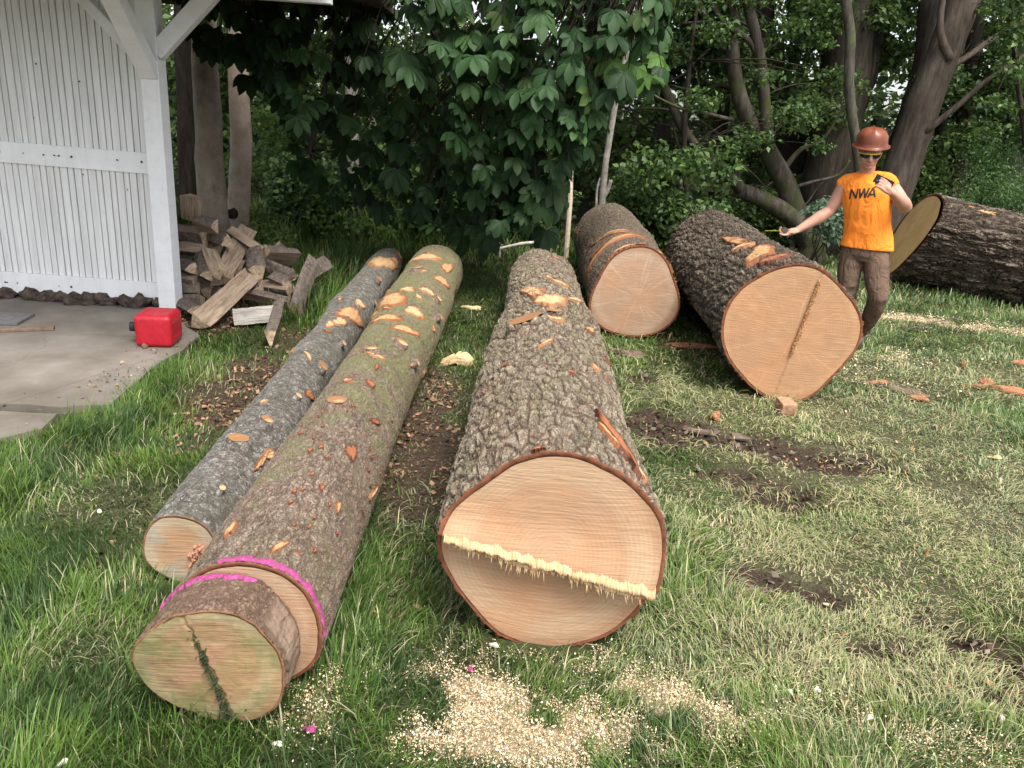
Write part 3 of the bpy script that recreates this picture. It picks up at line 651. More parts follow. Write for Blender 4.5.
def grass():
    """every blade a bent tapered strip"""
    Vs = []; Cs = []; Fs = []; off = 0
    def batch(n, xr, yr, hmin, hmax, wd, keepfn, tone):
        nonlocal off
        x = RNG.uniform(*xr, n); y = RNG.uniform(*yr, n)
        # inside the picture's wedge, with a margin
        zc = y*math.cos(PIT)+CH*math.sin(PIT); k = np.abs(x+.02*y) < zc*.80+.4
        x = x[k]; y = y[k]; p = keepfn(x, y); k = RNG.random(len(x)) < p; x = x[k]; y = y[k]
        k = ~in_logs(x, y) & ~in_poly(x, y, SLAB); x = x[k]; y = y[k]; n = len(x)
        mud, dirt, dust, straw, deep = fields(x, y)
        left = sstep(.3, -1.2, x-0*y); cl = fbm(x*2.3, y*2.3, 31, 3); cl2 = fbm(x*7, y*7, 33, 2)
        H = (hmin+(hmax-hmin)*RNG.random(n)**1.6)*(.45+1.1*cl)*(1-.55*straw)*(1-.45*dust)*(1-.4*dirt)
        ang = RNG.uniform(0, 2*PI, n); flow = fbm(x*1.3, y*1.3, 35, 3)*4*PI; ang = np.where(RNG.random(n) < .55, flow+RNG.normal(0, .5, n), ang)
        lean = RNG.uniform(.15, 1.0, n)+.8*straw+.25*(1-left); lean = np.minimum(lean, 1.75)
        if FLAT[0]: lean = RNG.uniform(1.75, 2.0, n)
        W = wd*(.6+.8*RNG.random(n)); dx = np.cos(ang); dy = np.sin(ang); sx = -dy; sy = dx
        tw = RNG.uniform(-.6, .6, n); sx = sx*np.cos(tw)-dx*np.sin(tw)*.3; sy = sy*np.cos(tw)-dy*np.sin(tw)*.3
        z0 = height(x, y)-.006+(RNG.random(n)*.03+.012 if FLAT[0] else 0)
        rows = []
        for t, wk in ((0, 1.0), (.38, .9), (.75, .6), (1.0, .06)):
            a = lean*t*1.0; hor = H*t*np.sin(a*.8+.05); ver = H*t*np.cos(a*.8)
            cx = x+dx*hor; cy = y+dy*hor; cz = z0+np.maximum(ver, .004)
            rows.append(np.stack([np.stack([cx-sx*W*wk, cy-sy*W*wk, cz], -1), np.stack([cx+sx*W*wk, cy+sy*W*wk, cz+W*wk*.2], -1)], 1))
        V = np.concatenate(rows, 1)                       # n,8,3
        gr = RNG.random(n)
        c1 = np.array([.055, .112, .022]); c2 = np.array([.145, .225, .040]); c3 = np.array([.042, .082, .026]); st = np.array([.37, .33, .20]); st2 = np.array([.23, .26, .13])
        hue = fbm(x*1.7, y*1.7, 41, 3)
        col = c1+(c2-c1)*np.clip(gr*.6+hue*.9-.3, 0, 1)[:, None]; col = np.where((cl2 < .45)[:, None], col*.25+c3*.7, col)
        ps = .05+.62*straw+.25*dirt+.12*(1-left)+.3*sstep(.5, .65, hue)*(1-left)+.25*mud; rs = RNG.random(n)
        if FLAT[0]: ps = ps*.5+.4
        col = np.where((rs < ps)[:, None], np.where((RNG.random(n) < .5)[:, None], st, st2)*(.7+.6*RNG.random(n))[:, None], col)
        col = np.where(((x > 2.2) & (rs > .5))[:, None], col*.6+np.array([.13, .19, .12])*.4, col)
        col = col*tone*(.8+.4*RNG.random(n))[:, None]*(1+np.array([.20, .18, .10])*sstep(.3, 1.2, x)[:, None])
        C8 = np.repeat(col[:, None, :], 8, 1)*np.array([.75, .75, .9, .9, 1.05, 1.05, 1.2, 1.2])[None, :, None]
        b = off+np.arange(n)[:, None]*8
        F = np.stack([b+np.array([0, 1, 3, 2]), b+np.array([2, 3, 5, 4]), b+np.array([4, 5, 7, 6])], 1)
        Vs.append(V.reshape(-1, 3)); Cs.append(C8.reshape(-1, 3)); Fs.append(F.reshape(-1, 4)); off += n*8
    def keep(x, y):
        mud, dirt, dust, straw, deep = fields(x, y); cl = np.clip(fbm(x*4, y*4, 51, 3)+1.3*(fbm(x*11, y*11, 52, 2)-.5)*(x > .4), 0, 1)
        return np.clip(1-.97*np.clip(mud*1.35-.1+(fbm(x*12, y*12, 57, 3)-.5)*1.1, 0, 1)-.88*dirt-.62*np.clip(dust, 0, 1), .03, 1)*(1-.85*deep)*(.45+.9*cl)*(1-.3*straw)
    batch(200000, (-2.2, 2.6), (.9, 2.6), .022, .080, .0017, keep, 1.0)
    batch(200000, (-3.3, 4.2), (2.6, 5.0), .022, .078, .0026, keep, 1.0)
    batch(150000, (-3.5, 7.0), (5.0, 8.6), .022, .075, .0040, keep, 1.0)
    batch(80000, (-6, 9.0), (8.6, 13.0), .04, .14, .0062, keep, .95)
    # tall tufts: left foreground, slab edge, wood pile, along the logs
    def near(L, k=1):
        return lambda x, y: np.clip(blobs(x, y, L, .5, 61)*k, 0, 1)
    TALL = [(80, 480, .5, .35, .8), (150, 420, .25, .5, .9), (100, 430, .35, .25, .8), (60, 600, .5, .4, .6), (60, 700, .6, .4, .7), (250, 740, .4, .15, .5), (190, 380, .25, .3, .9), (330, 280, .35, .8, .9), (315, 310, .2, .6, .8), (370, 600, .12, .6, .7), (680, 620, .15, .3, .6), (700, 560, .2, .3, .5), (370, 680, .12, .2, .7), (130, 600, .2, .4, .6), (410, 520, .12, .4, .5)]
    batch(60000, (-3.0, 1.2), (1.0, 5.2), .07, .17, .0022, near(TALL, .8), 1.1)
    batch(30000, (-3.5, 0), (5.0, 9.5), .08, .26, .0045, near([(330, 275, .8, 1.6, 1), (320, 305, .3, .8, .9)], .8), 1.0)
    batch(40000, (-5, 3.5), (9.2, 12.0), .12, .40, .007, lambda x, y: sstep(9.2, 10.2, y)*.7*(fbm(x*2, y*2, 71) > .42), .9)
    # mown straw and torn blades lying flat on the right
    def flatk(x, y):
        mud, dirt, dust, straw, deep = fields(x, y); return np.clip(straw*1.0*sstep(.35, .6, fbm(x*3, y*3, 77, 3))+.10, 0, 1)*(1-.7*mud)*(1-deep)*(x > .2)
    FLAT[0] = True
    batch(60000, (.2, 3.2), (.9, 3.6), .05, .16, .0013, flatk, 1.15); batch(60000, (.3, 7), (3.4, 8.5), .06, .18, .0026, flatk, 1.15)
    FLAT[0] = False
    m = NT('grass_blade'); a = m.attr('Col', 'Color'); m.base(a); m.set(Roughness=.55, Specular_IOR_Level=.25)
    tr = m.new('ShaderNodeBsdfTranslucent'); m.L(a, tr.inputs[0]); mx = m.new('ShaderNodeMixShader'); mx.inputs[0].default_value = .3
    m.L(m.b.outputs[0], mx.inputs[1]); m.L(tr.outputs[0], mx.inputs[2]); m.L(mx.outputs[0], m.out.inputs[0])
    o = obj('grass', np.concatenate(Vs), np.concatenate(Fs), m.m, col=np.concatenate(Cs), smooth=False)
    tag(o, 'trampled green and straw-coloured grass round the logs', 'grass', kind='stuff'); print('grass blades', off//8)
grass()
def flakes(name, n, xr, yr, prob, smin, smax, cols, mat, label, cat, lift=.02, thick=False):
    x = RNG.uniform(*xr, n); y = RNG.uniform(*yr, n); k = RNG.random(n) < prob(x, y); x = x[k]; y = y[k]
    k = ~in_logs(x, y, -.05); x = x[k]; y = y[k]; n = len(x)
    s = smin+(smax-smin)*RNG.random(n)**2.5; a = RNG.uniform(0, 2*PI, n); asp = RNG.uniform(.35, 1, n); t1 = RNG.normal(0, .45, n); t2 = RNG.normal(0, .45, n)
    z = height(x, y)+RNG.random(n)*lift+.002
    ca, sa = np.cos(a), np.sin(a); ex = np.stack([ca*np.cos(t1), sa*np.cos(t1), np.sin(t1)], -1)*s[:, None]; ey = np.stack([-sa*np.cos(t2), ca*np.cos(t2), np.sin(t2)], -1)*(s*asp)[:, None]
    c = np.stack([x, y, z], -1); up = np.array([0, 0, 1.])*(s*.25)[:, None]
    V = np.stack([c-ex-ey*.7, c+ex*.8-ey, c+ex+ey*.6, c-ex*.7+ey, c+up], 1).reshape(-1, 3)
    b = np.arange(n)[:, None]*5; F = np.concatenate([b+np.array([0, 1, 4]), b+np.array([1, 2, 4]), b+np.array([2, 3, 4]), b+np.array([3, 0, 4])], 0)
    cc = np.asarray(cols)[RNG.integers(0, len(cols), n)]*(.75+.5*RNG.random(n))[:, None]
    o = obj(name, V, F, mat, smooth=False, col=np.repeat(cc, 5, 0)); tag(o, label, cat, kind='stuff'); print(name, n); return o
mf = NT('chip'); mf.base(mf.attr('Col', 'Color')); mf.set(Roughness=.85, Specular_IOR_Level=.15); MAT_FL = mf.m
flakes('sawdust', 800000, (-1.2, 3.0), (.9, 2.5), lambda x, y: np.clip(dustf(x, y)*(.35+1.1*sstep(.4, .62, fbm(x*22, y*22, 82, 3)))+.005, 0, 1), .0008, .0036, [(.70, .56, .36), (.62, .46, .27), (.74, .65, .49), (.46, .30, .16)], MAT_FL, 'pale sawdust and small chips scattered over the grass in the foreground and behind the broad log', 'sawdust', .03)
flakes('sawdust', 90000, (1.5, 7), (5.0, 9), lambda x, y: np.clip(dustf(x, y)*1.2, 0, 1), .003, .011, [(.62, .50, .32), (.56, .42, .25), (.66, .57, .42)], MAT_FL, 'pale strip of sawdust behind and right of the worker\'s feet', 'sawdust', .03)
flakes('bark_litter', 60000, (-3.2, .3), (2.0, 8), lambda x, y: blobs(x, y, DIRT, .5, 2)*.8*sstep(.2, .5, fbm(x*5, y*5, 91)), .003, .020, [(.16, .085, .05), (.07, .04, .028), (.24, .16, .10), (.30, .17, .10), (.04, .025, .018)], MAT_FL, 'brown bark crumbs on the bare soil left of the logs', 'bark litter', .012)
flakes('bark_crumbs', 30000, (.5, 6), (1.2, 9), lambda x, y: .10+.5*blobs(x, y, MUD, .5, 1)+.3*blobs(x, y, [(700, 345, .7, .3, 1), (900, 385, .6, .3, 1), (990, 390, .6, .3, 1)], .5, 6), .003, .013, [(.40, .20, .10), (.10, .06, .04), (.50, .40, .26), (.05, .032, .022), (.32, .13, .06)], MAT_FL, 'reddish bark crumbs and clods scattered over the right of the lawn', 'bark crumbs', .025)

flakes('soil_clods', 26000, (-.2, 4.5), (1.2, 6), lambda x, y: np.clip(blobs(x, y, MUD, .8, 1), 0, 1)*.9, .004, .022, [(.085, .06, .045), (.05, .034, .025), (.13, .10, .075), (.10, .06, .04)], MAT_FL, 'dark crumbly soil clods in the ruts on the right of the lawn', 'soil clods', .035)

flakes('pad_debris', 5000, (-5, -2.2), (3.5, 6.1), lambda x, y: (.14+.8*sstep(.5, .65, fbm(x*3, y*3, 97)))*in_poly(x, y, SLAB), .003, .013, [(.10, .065, .04), (.20, .14, .09), (.06, .045, .03), (.28, .20, .12)], MAT_FL, 'brown leaf crumbs strewn on the concrete pad', 'debris', .004)
bpy.data.objects['pad_debris'].location.z = .036
# ------------------------------------------------------------------ concrete slab
def concrete():
    m = NT('old_concrete'); v = m.coord(); n = m.noise(v, 2.2, 6, .65); n2 = m.noise(v, 40, 5, .7)
    c = m.ramp(n, [(.3, (.125, .106, .086)), (.55, (.19, .168, .142)), (.75, (.26, .235, .205))])
    c = m.mix(m.ramp(n2, [(.55, 0.0), (.75, .5)]), c, (.14, .12, .10)); n5 = m.noise(m.coord(loc=(5, 2, 0)), .9, 5, .6); c = m.mix(m.ramp(n5, [(.48, 0.0), (.62, .5)]), c, (.10, .082, .062)); vc = m.voro(m.vadd(m.coord(), n5, .9), .7, 'DISTANCE_TO_EDGE'); c = m.mix(m.ramp(vc, [(.0, .35), (.006, 0.0)]), c, (.05, .04, .03)); m.base(c); m.set(Roughness=.9); m.bump(n2, .004)
    return m.m
MAT_CONC = concrete()
def poly_slab(name, poly, z0, z1, mat, label):
    bm = bmesh.new(); f = bm.faces.new([bm.verts.new((p[0], p[1], z1)) for p in poly])
    if f.normal.z < 0: f.normal_flip()
    r = bmesh.ops.extrude_face_region(bm, geom=[f])
    for v in r['geom']:
        if isinstance(v, bmesh.types.BMVert): v.co.z = z0
    bmesh.ops.recalc_face_normals(bm, faces=bm.faces)
    me = bpy.data.meshes.new(name); bm.to_mesh(me); bm.free(); o = link(name, me, mat, smooth=False)
    return tag(o, label, None, kind='structure')
def edge_poly(pts, wob=.03, n=12):
    out = []
    for i in range(len(pts)):
        a = np.array(pts[i][:2]); b = np.array(pts[(i+1) % len(pts)][:2])
        k = max(1, int(min(n, np.linalg.norm(b-a)/.12)))
        for j in range(k):
            p = a+(b-a)*j/k; out.append((p[0]+random.uniform(-wob, wob), p[1]+random.uniform(-wob, wob)))
    return out
crk = [at(-300, 405), at(-30, 412), at(60, 416), at(110, 414)]
main = [at(-300, 300), at(-20, 300)]
s1 = [(-9, 6.25), (-2.95, 6.25)]+[tuple(at(*p)[:2]) for p in ((178, 322), (200, 338), (183, 352), (150, 372), (112, 408), (60, 411), (0, 407))]+[(-9, 3.75)]
s2 = [(-9, 3.70)]+[tuple(at(*p)[:2]) for p in ((0, 414), (58, 417), (40, 432), (0, 442))]+[(-9, 3.3)]
poly_slab('concrete_pad', edge_poly(s1, .012), -.12, .022, MAT_CONC, 'grey concrete pad in front of the white wall')
poly_slab('concrete_pad', edge_poly(s2, .012), -.12, .019, MAT_CONC, 'broken nearer strip of concrete pad beyond the crack')
# ------------------------------------------------------------------ white shed
def white_paint():
    m = NT('white_paint'); v = m.coord(); n = m.noise(v, 6, 6, .7); n2 = m.noise(v, 60, 4, .7); n3 = m.noise(m.coord((6, 6, .6)), 3, 4, .6)
    c = m.ramp(n, [(.3, (.74, .745, .75)), (.7, (.84, .84, .84))]); c = m.mix(m.ramp(n3, [(.5, 0.0), (.8, .35)]), c, (.55, .54, .50))
    c = m.mix(m.ramp(n2, [(.70, 0.0), (.76, .8)]), c, (.30, .27, .23)); m.base(c); m.set(Roughness=.5, Specular_IOR_Level=.35); m.bump(n2, .0015); return m.m
MAT_W = white_paint()
def white_wall():
    m = NT('weathered_white_boards'); v = m.coord(); n = m.noise(m.coord((9, 9, .5)), 2, 6, .7); n2 = m.noise(v, 34, 5, .7); n4 = m.noise(m.coord((1, 1, 1)), 1.1, 4, .6)
    c = m.ramp(n, [(.3, (.60, .60, .59)), (.55, (.77, .77, .76)), (.75, (.83, .83, .82))]); c = m.mix(m.ramp(n4, [(.45, 0.0), (.75, .35)]), c, (.55, .535, .49))
    c = m.mix(m.ramp(n2, [(.66, 0.0), (.74, .8)]), c, (.24, .21, .18)); m.base(c); m.set(Roughness=.65); m.bump(n2, .002); return m.m
MAT_WB = white_wall()
YW = 6.03
shed = empty('white_shed', (-3.4, YW, 0), 0, 'white painted open shed with a beadboard wall, corner post and angled braces', 'shed')
def sh(V): return np.asarray(V, float)-np.array([-3.4, YW, 0])
zb0 = aty(80, 297, YW)[2]; zb1 = aty(80, 276.5, YW)[2]; zm0 = aty(80, 167.5, YW)[2]; zm1 = aty(80, 146.5, YW)[2]
mb = MB(); x = -5.6; k = 0
while x < -2.865:
    wdt = .047 if k % 2 else .060
    wdt += random.uniform(-.003, .003); g_ = .0050+.0025*random.random(); yo = random.uniform(-.0015, .0015)
    x1 = min(x+wdt, -2.86); a = .004
    prof = [(x+g_*.5, .012), (x+g_*.5+.001, .002), (x+g_*.5+a, 0), (x1-g_*.5-a, 0), (x1-g_*.5-.001, .002), (x1-g_*.5, .012)]
    V = [(px, YW+py+yo, z) for z in (zb0+.03, 3.0) for px, py in prof]
    mb.add((V, [(i, i+1, i+7, i+6) for i in range(5)])); x = x1; k += 1
mb.V = [tuple(v) for v in sh(mb.V)]
mb.build('board_wall', MAT_WB, shed, smooth=False)
def sbeam(name, A, B, w_, h_, mat=None, **k): return beam(name, sh(A), sh(B), w_, h_, mat or MAT_W, shed, **k)
sbeam('backing_board', (-5.6, YW+.03, 1.5), (-2.86, YW+.03, 1.5), .03, 2.85, simple('dark_old_wood', (.09, .08, .07), .9))
sbeam('bottom_rail', (-5.6, YW-.016, (zb0+zb1)/2), (-2.835, YW-.016, (zb0+zb1)/2), .026, zb1-zb0)
sbeam('middle_rail', (-5.6, YW-.012, (zm0+zm1)/2+.01), (-2.848, YW-.012, (zm0+zm1)/2-.01), .020, zm1-zm0)
nb_ = MB()
for k in range(26):
    q = sh([(random.uniform(-4.3, -2.9), YW, random.choice((random.uniform(.3, 2.3), (zm0+zm1)/2, (zb0+zb1)/2)))])[0]; r_ = random.uniform(.004, .009); on = abs(q[2]-(zm0+zm1)/2) < .02 or abs(q[2]-(zb0+zb1)/2) < .02
    yy = q[1]-(.0305 if on else .001); nb_.add(tube_arr([(q[0], yy+.004, q[2]), (q[0]+.001, yy-.0015, q[2])], [r_, r_*.8], 7, .3))
nb_.build('nail_heads', simple('rusty_nail', (.05, .035, .028), .8), shed)
PX, PY = -2.775, 5.985
sbeam('corner_post', (PX, PY, .0), (PX, PY, 2.62), .135, .135, up=(0, 1, 0))
def pz(y): return aty(165, y, PY-.07)[2]
z1 = pz(62)
sbeam('brace', (PX+.05, PY-.02, pz(50)-.02), (PX+.78, PY-.02, pz(50)+.71), .085, .115)
sbeam('brace', (PX-.0, PY-.05, pz(75)), (PX-.0, PY-.80, pz(75)+.75), .095, .125, up=(1, 0, 0))
sbeam('brace', (PX-.05, PY+.0, pz(66)), (PX-.76, PY+.0, pz(66)+.70), .07, .075)
zt = pz(66)+.62
zbm = aty(310, 3, PY)[2]
sbeam('roof_beam', (-5.7, PY, zbm+.085), (-1.47, PY, zbm+.085), .09, .17)
sbeam('roof_beam', (PX, PY-.05, zbm+.09), (PX, 4.1, zbm+.09), .09, .15)
sbeam('roof_beam', (-5.5, PY-.05, zbm+.09), (-5.5, 4.1, zbm+.09), .09, .15)
sbeam('roof', (-6.4, 6.4, zbm+.24), (-1.42, 6.4, zbm+.24), 4.9, .06, simple('brown_roof_boards', (.12, .09, .07), .9))
sbeam('corner_post', (-5.5, 8.5, 0), (-5.5, 8.5, 2.62), .135, .135, up=(0, 1, 0))
# dark lean-to back so no light comes from behind the boards
rk = simple('field_stone', (.075, .055, .042), .9, .75, 16, .03)
def rock(loc, s, seed, mat=rk):
    bm = bmesh.new(); bmesh.ops.create_icosphere(bm, subdivisions=3, radius=1)
    for v in bm.verts:
        p = v.co.normalized(); n = mnoise.noise(p*1.3+Vector((seed, 0, 0)))*.6+mnoise.noise(p*3+Vector((0, seed, 0)))*.25
        v.co = Vector((p.x*s[0], p.y*s[1], p.z*s[2]))*(1+n)
    me = bpy.data.meshes.new('rock'); bm.to_mesh(me); bm.free(); o = link('rock', me, mat, loc=loc); o.rotation_euler = (random.uniform(-.3, .3), random.uniform(-.3, .3), random.uniform(0, 3)); return o
for i, px in enumerate((-18, 3, 20, 40, 58, 74, 92, 110, 128, 145)):
    p = at(px, 304+px*.06+random.uniform(-3, 2), .05)
    o = rock((p[0], YW-.02+random.uniform(-.03, .03), .045), (random.uniform(.075, .13), .09, random.uniform(.05, .075)), i*3.7)
    tag(o, 'rough brown stone in the low row under the white wall', 'stone', 'stones under the white wall')
# flat dark board on the pad, far left
p = at(8, 322, .03); o = bev_box('flat_board', (.36, .28, .02), simple('dark_metal_plate', (.13, .125, .125), .6, .3, 20), None, (p[0]-.10, p[1]+.06, .034), (0, 0, .15), .004); tag(o, 'flat dark grey plate on the concrete at the left edge', 'plate')
p = at(20, 330, .03); o = bev_box('wooden_plank', (.62, .07, .02), simple('brown_plank', (.17, .12, .085), .85, .3, 20), None, (p[0]-.1, p[1]-.03, .034), (0, 0, .42), .004); tag(o, 'narrow brown plank on the concrete beside the dark plate', 'plank')
# ------------------------------------------------------------------ red fuel can
mred = NT('red_plastic'); rn = mred.noise(mred.coord(), 30, 4); mred.base(mred.ramp(rn, [(.3, (.33, .006, .016)), (.7, (.43, .014, .028))])); mred.set(Roughness=.42, Specular_IOR_Level=.4); mred.bump(rn, .0015)
P = at(158, 350)
can = empty('fuel_can', (P[0]-.03, P[1]+.10, .022), .12, 'red plastic fuel can lying on its side against the foot of the white post', 'fuel can')
bm = bmesh.new(); bmesh.ops.create_cube(bm, size=1)
for v in bm.verts: v.co = Vector((v.co.x*.27, v.co.y*.30, v.co.z*.235+.1175))
bmesh.ops.bevel(bm, geom=list(bm.edges), offset=.038, segments=5, affect='EDGES', profile=.5)
bmesh.ops.subdivide_edges(bm, edges=list(bm.edges), cuts=2, use_grid_fill=True)
for v in bm.verts:
    x, y, z = v.co
    # moulded groove round the middle, slight bulge
    v.co.x *= 1-.035*math.exp(-((z-.115)/.012)**2); v.co.y *= 1-.03*math.exp(-((z-.115)/.012)**2)
    if abs(x) < .10 and abs(y) < .11 and z > .2: v.co.z -= .008
me = bpy.data.meshes.new('can_body'); bm.to_mesh(me); bm.free(); link('can_body', me, mred.m, can)
mblk = simple('black_plastic', (.02, .02, .02), .5)
cap = MB(); cap.add(tube_arr([(-.125, -.06, .13), (-.150, -.06, .13)], [.030, .030], 20)); cap.add(tube_arr([(-.150, -.06, .13), (-.185, -.06, .13)], [.036, .034], 20)); cap.build('spout_cap', mblk, can, smooth=False)
for zz in (.065, .17): beam('side_rib', (.133, -.09, zz), (.133, .09, zz), .012, .02, mred.m, can, .003)
p = at(145, 351); o = rock((p[0], p[1], .035), (.024, .02, .016), 5.5, simple('brown_clod', (.16, .09, .055), .95, .4, 50, .004)); tag(o, 'small brown clod on the concrete right before the red fuel can', 'clod')
can.scale = (.90, .88, .95)
# ------------------------------------------------------------------ firewood
def wood_mat(name, a, b, c):
    m = NT(name); g1 = m.noise(m.coord((.8, 9, 9)), 6, 6, .7, .4); n = m.noise(m.coord(), 4, 4)
    col = m.ramp(g1, [(.3, a), (.5, b), (.72, c)]); col = m.mix(m.ramp(n, [(.45, 0.0), (.7, .4)]), col, tuple(x*.6 for x in b)); m.base(col); m.set(Roughness=.85); m.bump(g1, .012); return m.m
WM = [wood_mat('split_wood_tan', (.11, .078, .052), (.34, .25, .175), (.52, .41, .30)), wood_mat('split_wood_grey', (.15, .13, .11), (.36, .33, .285), (.54, .50, .45)), wood_mat('split_wood_brown', (.09, .063, .045), (.25, .185, .13), (.42, .32, .23))]
WB = simple('firewood_bark', (.12, .095, .078), .95, .5, 30, .012)
WE = simple('firewood_end', (.40, .30, .20), .85, .4, 40, .004)
def firewood(A, B, wd, kind=0, roll=0.0, flat=.65, label=None, seed=None):
    """split billet: wedge section, bark on its round side, sawn ends"""
    A = Vector(A); Bv = Vector(B); L = (Bv-A).length; x = (Bv-A).normalized(); z = Vector((0, 0, 1)); y = z.cross(x)
    if y.length < .05: y = Vector((1, 0, 0)).cross(x)
    y.normalize(); z = x.cross(y)
    rs = random.Random(seed if seed is not None else len(bpy.data.objects)); r = wd*.62
    sec = []
    nb = 6; span = rs.uniform(.9, 1.5)
    for k in range(nb): t = -span/2+span*k/(nb-1); sec.append((r*math.sin(t)*1.0, r*math.cos(t)*flat-.12*r, 1))
    w0 = rs.uniform(-.25, .25)*r
    for k in range(1, 5): sec.append((r*math.sin(span/2)*(1-k/4)+w0*k/4, (r*math.cos(span/2)*flat-.12*r)*(1-k/4)-r*flat*.95*k/4+rs.uniform(-.03, .03)*r, 0))
    for k in range(1, 4): sec.append((w0*(1-k/4)-r*math.sin(span/2)*k/4, -r*flat*.95*(1-k/4)+(r*math.cos(span/2)*flat-.12*r)*k/4+rs.uniform(-.03, .03)*r, 0))
    n = len(sec); nl = 14; V = []; F = []; mi = []
    cr, sr = math.cos(roll), math.sin(roll); bow = rs.uniform(-.03, .03)*L; tw = rs.uniform(-.25, .25)
    for i in range(nl):
        t = i/(nl-1); q = tw*t
        for k, (sy, sz, bk) in enumerate(sec):
            nz = 1+.07*mnoise.noise(Vector((t*2, k*1.7, seed or 1)))+.03*rs.uniform(-1, 1); sy_, sz_ = sy*nz, sz*nz
            a, b = sy_*math.cos(q)-sz_*math.sin(q), sy_*math.sin(q)+sz_*math.cos(q); a, b = a*cr-b*sr, a*sr+b*cr
            V.append((t*L-L/2+(rs.uniform(-.006, .006) if i in (0, nl-1) else 0), a+bow*math.sin(t*PI), b))
    for i in range(nl-1):
        for k in range(n): F.append((i*n+k, i*n+(k+1) % n, (i+1)*n+(k+1) % n, (i+1)*n+k)); mi.append(1 if k < nb-1 else 0)
    F.append(tuple(range(n-1, -1, -1))); mi.append(2); F.append(tuple((nl-1)*n+k for k in range(n))); mi.append(2)
    o = obj('firewood_billet', V, F, [WM[kind], WB, WE], None, smooth=False, mi=mi)
    m = Matrix((x, y, z)).transposed().to_4x4(); m.translation = (A+Bv)/2; o.matrix_world = m
    tag(o, label or 'weathered split firewood billet half buried low in the wood pile', 'firewood', 'split firewood billets in the pile'); return o
def Z(zx, zy, z): return at(140+zx/3.84, 160+zy/3.84, z)
FW = [((203, 232), .66, (201, 140), .86, .13, 0, 0, .8, 'short squarish billet standing upright on top of the wood pile against the tree trunk'),
      ((120, 282), .52, (255, 295), .52, .135, 0, 2.2, .7, 'tan billet topmost against the white post, pointing right'),
      ((110, 335), .42, (250, 345), .42, .10, 0, 2.5, .6, 'second tan billet down against the white post'),
      ((262, 285), .52, (345, 318), .50, .11, 2, 1.0, .7, 'short brown billet just right of the topmost tan one'),
      ((215, 245), .64, (292, 262), .62, .10, 0, .3, .8, 'small round-ended billet under the upright block'),
      ((300, 455), .22, (400, 275), .52, .17, 0, 2.8, .5, 'wide split slab leaning steeply up the middle of the pile'),
      ((225, 620), .06, (430, 440), .26, .15, 0, 3.0, .5, 'long pale split billet whose end rests by the concrete, right of the fuel can'),
      ((345, 272), .55, (462, 352), .40, .08, 0, 2.4, .6, 'thin billet lying on top behind the leaning slab'),
      ((448, 365), .38, (458, 440), .27, .13, 1, .5, .8, 'grey stubby billet in the middle of the pile, end toward us'),
      ((490, 398), .30, (595, 445), .22, .11, 0, 1.6, .7, 'pale wedge billet with a bright rim near the right of the pile'),
      ((480, 360), .38, (598, 372), .32, .12, 2, .4, .7, 'brown billet at the back right of the pile'),
      ((395, 512), .12, (570, 552), .06, .085, 2, .2, .7, 'long thin brown billet lying low across the front of the pile'),
      ((360, 605), .05, (515, 590), .08, .16, 1, 3.1, .45, 'pale grey triangular billet lying on the grass before the pile'),
      ((535, 570), .10, (498, 690), .05, .085, 2, .0, .9, 'dark bark-covered round billet nearest the thin log'),
      ((590, 578), .05, (655, 395), .33, .125, 1, 1.2, .6, 'silvery plank-like billet standing at the right end of the pile'),
      ((650, 440), .12, (720, 400), .20, .14, 1, .8, .6, 'grey billet lying rightmost in the grass behind the silvery one'),
      ((150, 405), .30, (205, 425), .30, .10, 1, .4, .7, None), ((130, 455), .22, (215, 462), .22, .10, 2, 2.0, .7, None), ((140, 498), .14, (225, 500), .14, .11, 1, .7, .7, None),
      ((140, 540), .06, (240, 545), .06, .12, 2, 1.7, .7, None), ((240, 370), .38, (262, 450), .26, .10, 2, .7, .7, None), ((265, 350), .42, (300, 430), .30, .11, 0, 2, .6, None),
      ((440, 460), .20, (450, 515), .12, .10, 0, 1, .6, None), ((470, 490), .12, (575, 500), .12, .13, 2, 2.3, .6, None), ((505, 455), .2, (560, 480), .16, .12, 2, .3, .6, None),
      ((330, 470), .12, (420, 480), .12, .13, 2, .6, .7, None), ((360, 420), .22, (450, 440), .2, .13, 2, 1.2, .6, None), ((300, 400), .22, (380, 420), .26, .13, 2, .2, .7, None), ((150, 310), .45, (230, 330), .4, .12, 2, 1.1, .7, None),
      ((200, 470), .12, (270, 500), .10, .12, 2, 2.1, .7, None), ((260, 480), .10, (320, 520), .06, .12, 2, .9, .7, None), ((520, 330), .38, (545, 350), .33, .09, 1, .9, .6, None), ((400, 380), .3, (440, 440), .2, .12, 2, .3, .7, None),
      ((560, 520), .05, (600, 500), .10, .1, 2, .5, .6, None), ((250, 330), .42, (300, 350), .40, .12, 2, 2.3, .7, None), ((160, 560), .05, (215, 590), .05, .1, 2, .4, .7, None)]
for i, (a, za, b, zb_, wd, kd, rl, fl, lab) in enumerate(FW): firewood(Z(*a, za), Z(*b, zb_), wd*1.65, kd, rl, fl, lab, i+1)
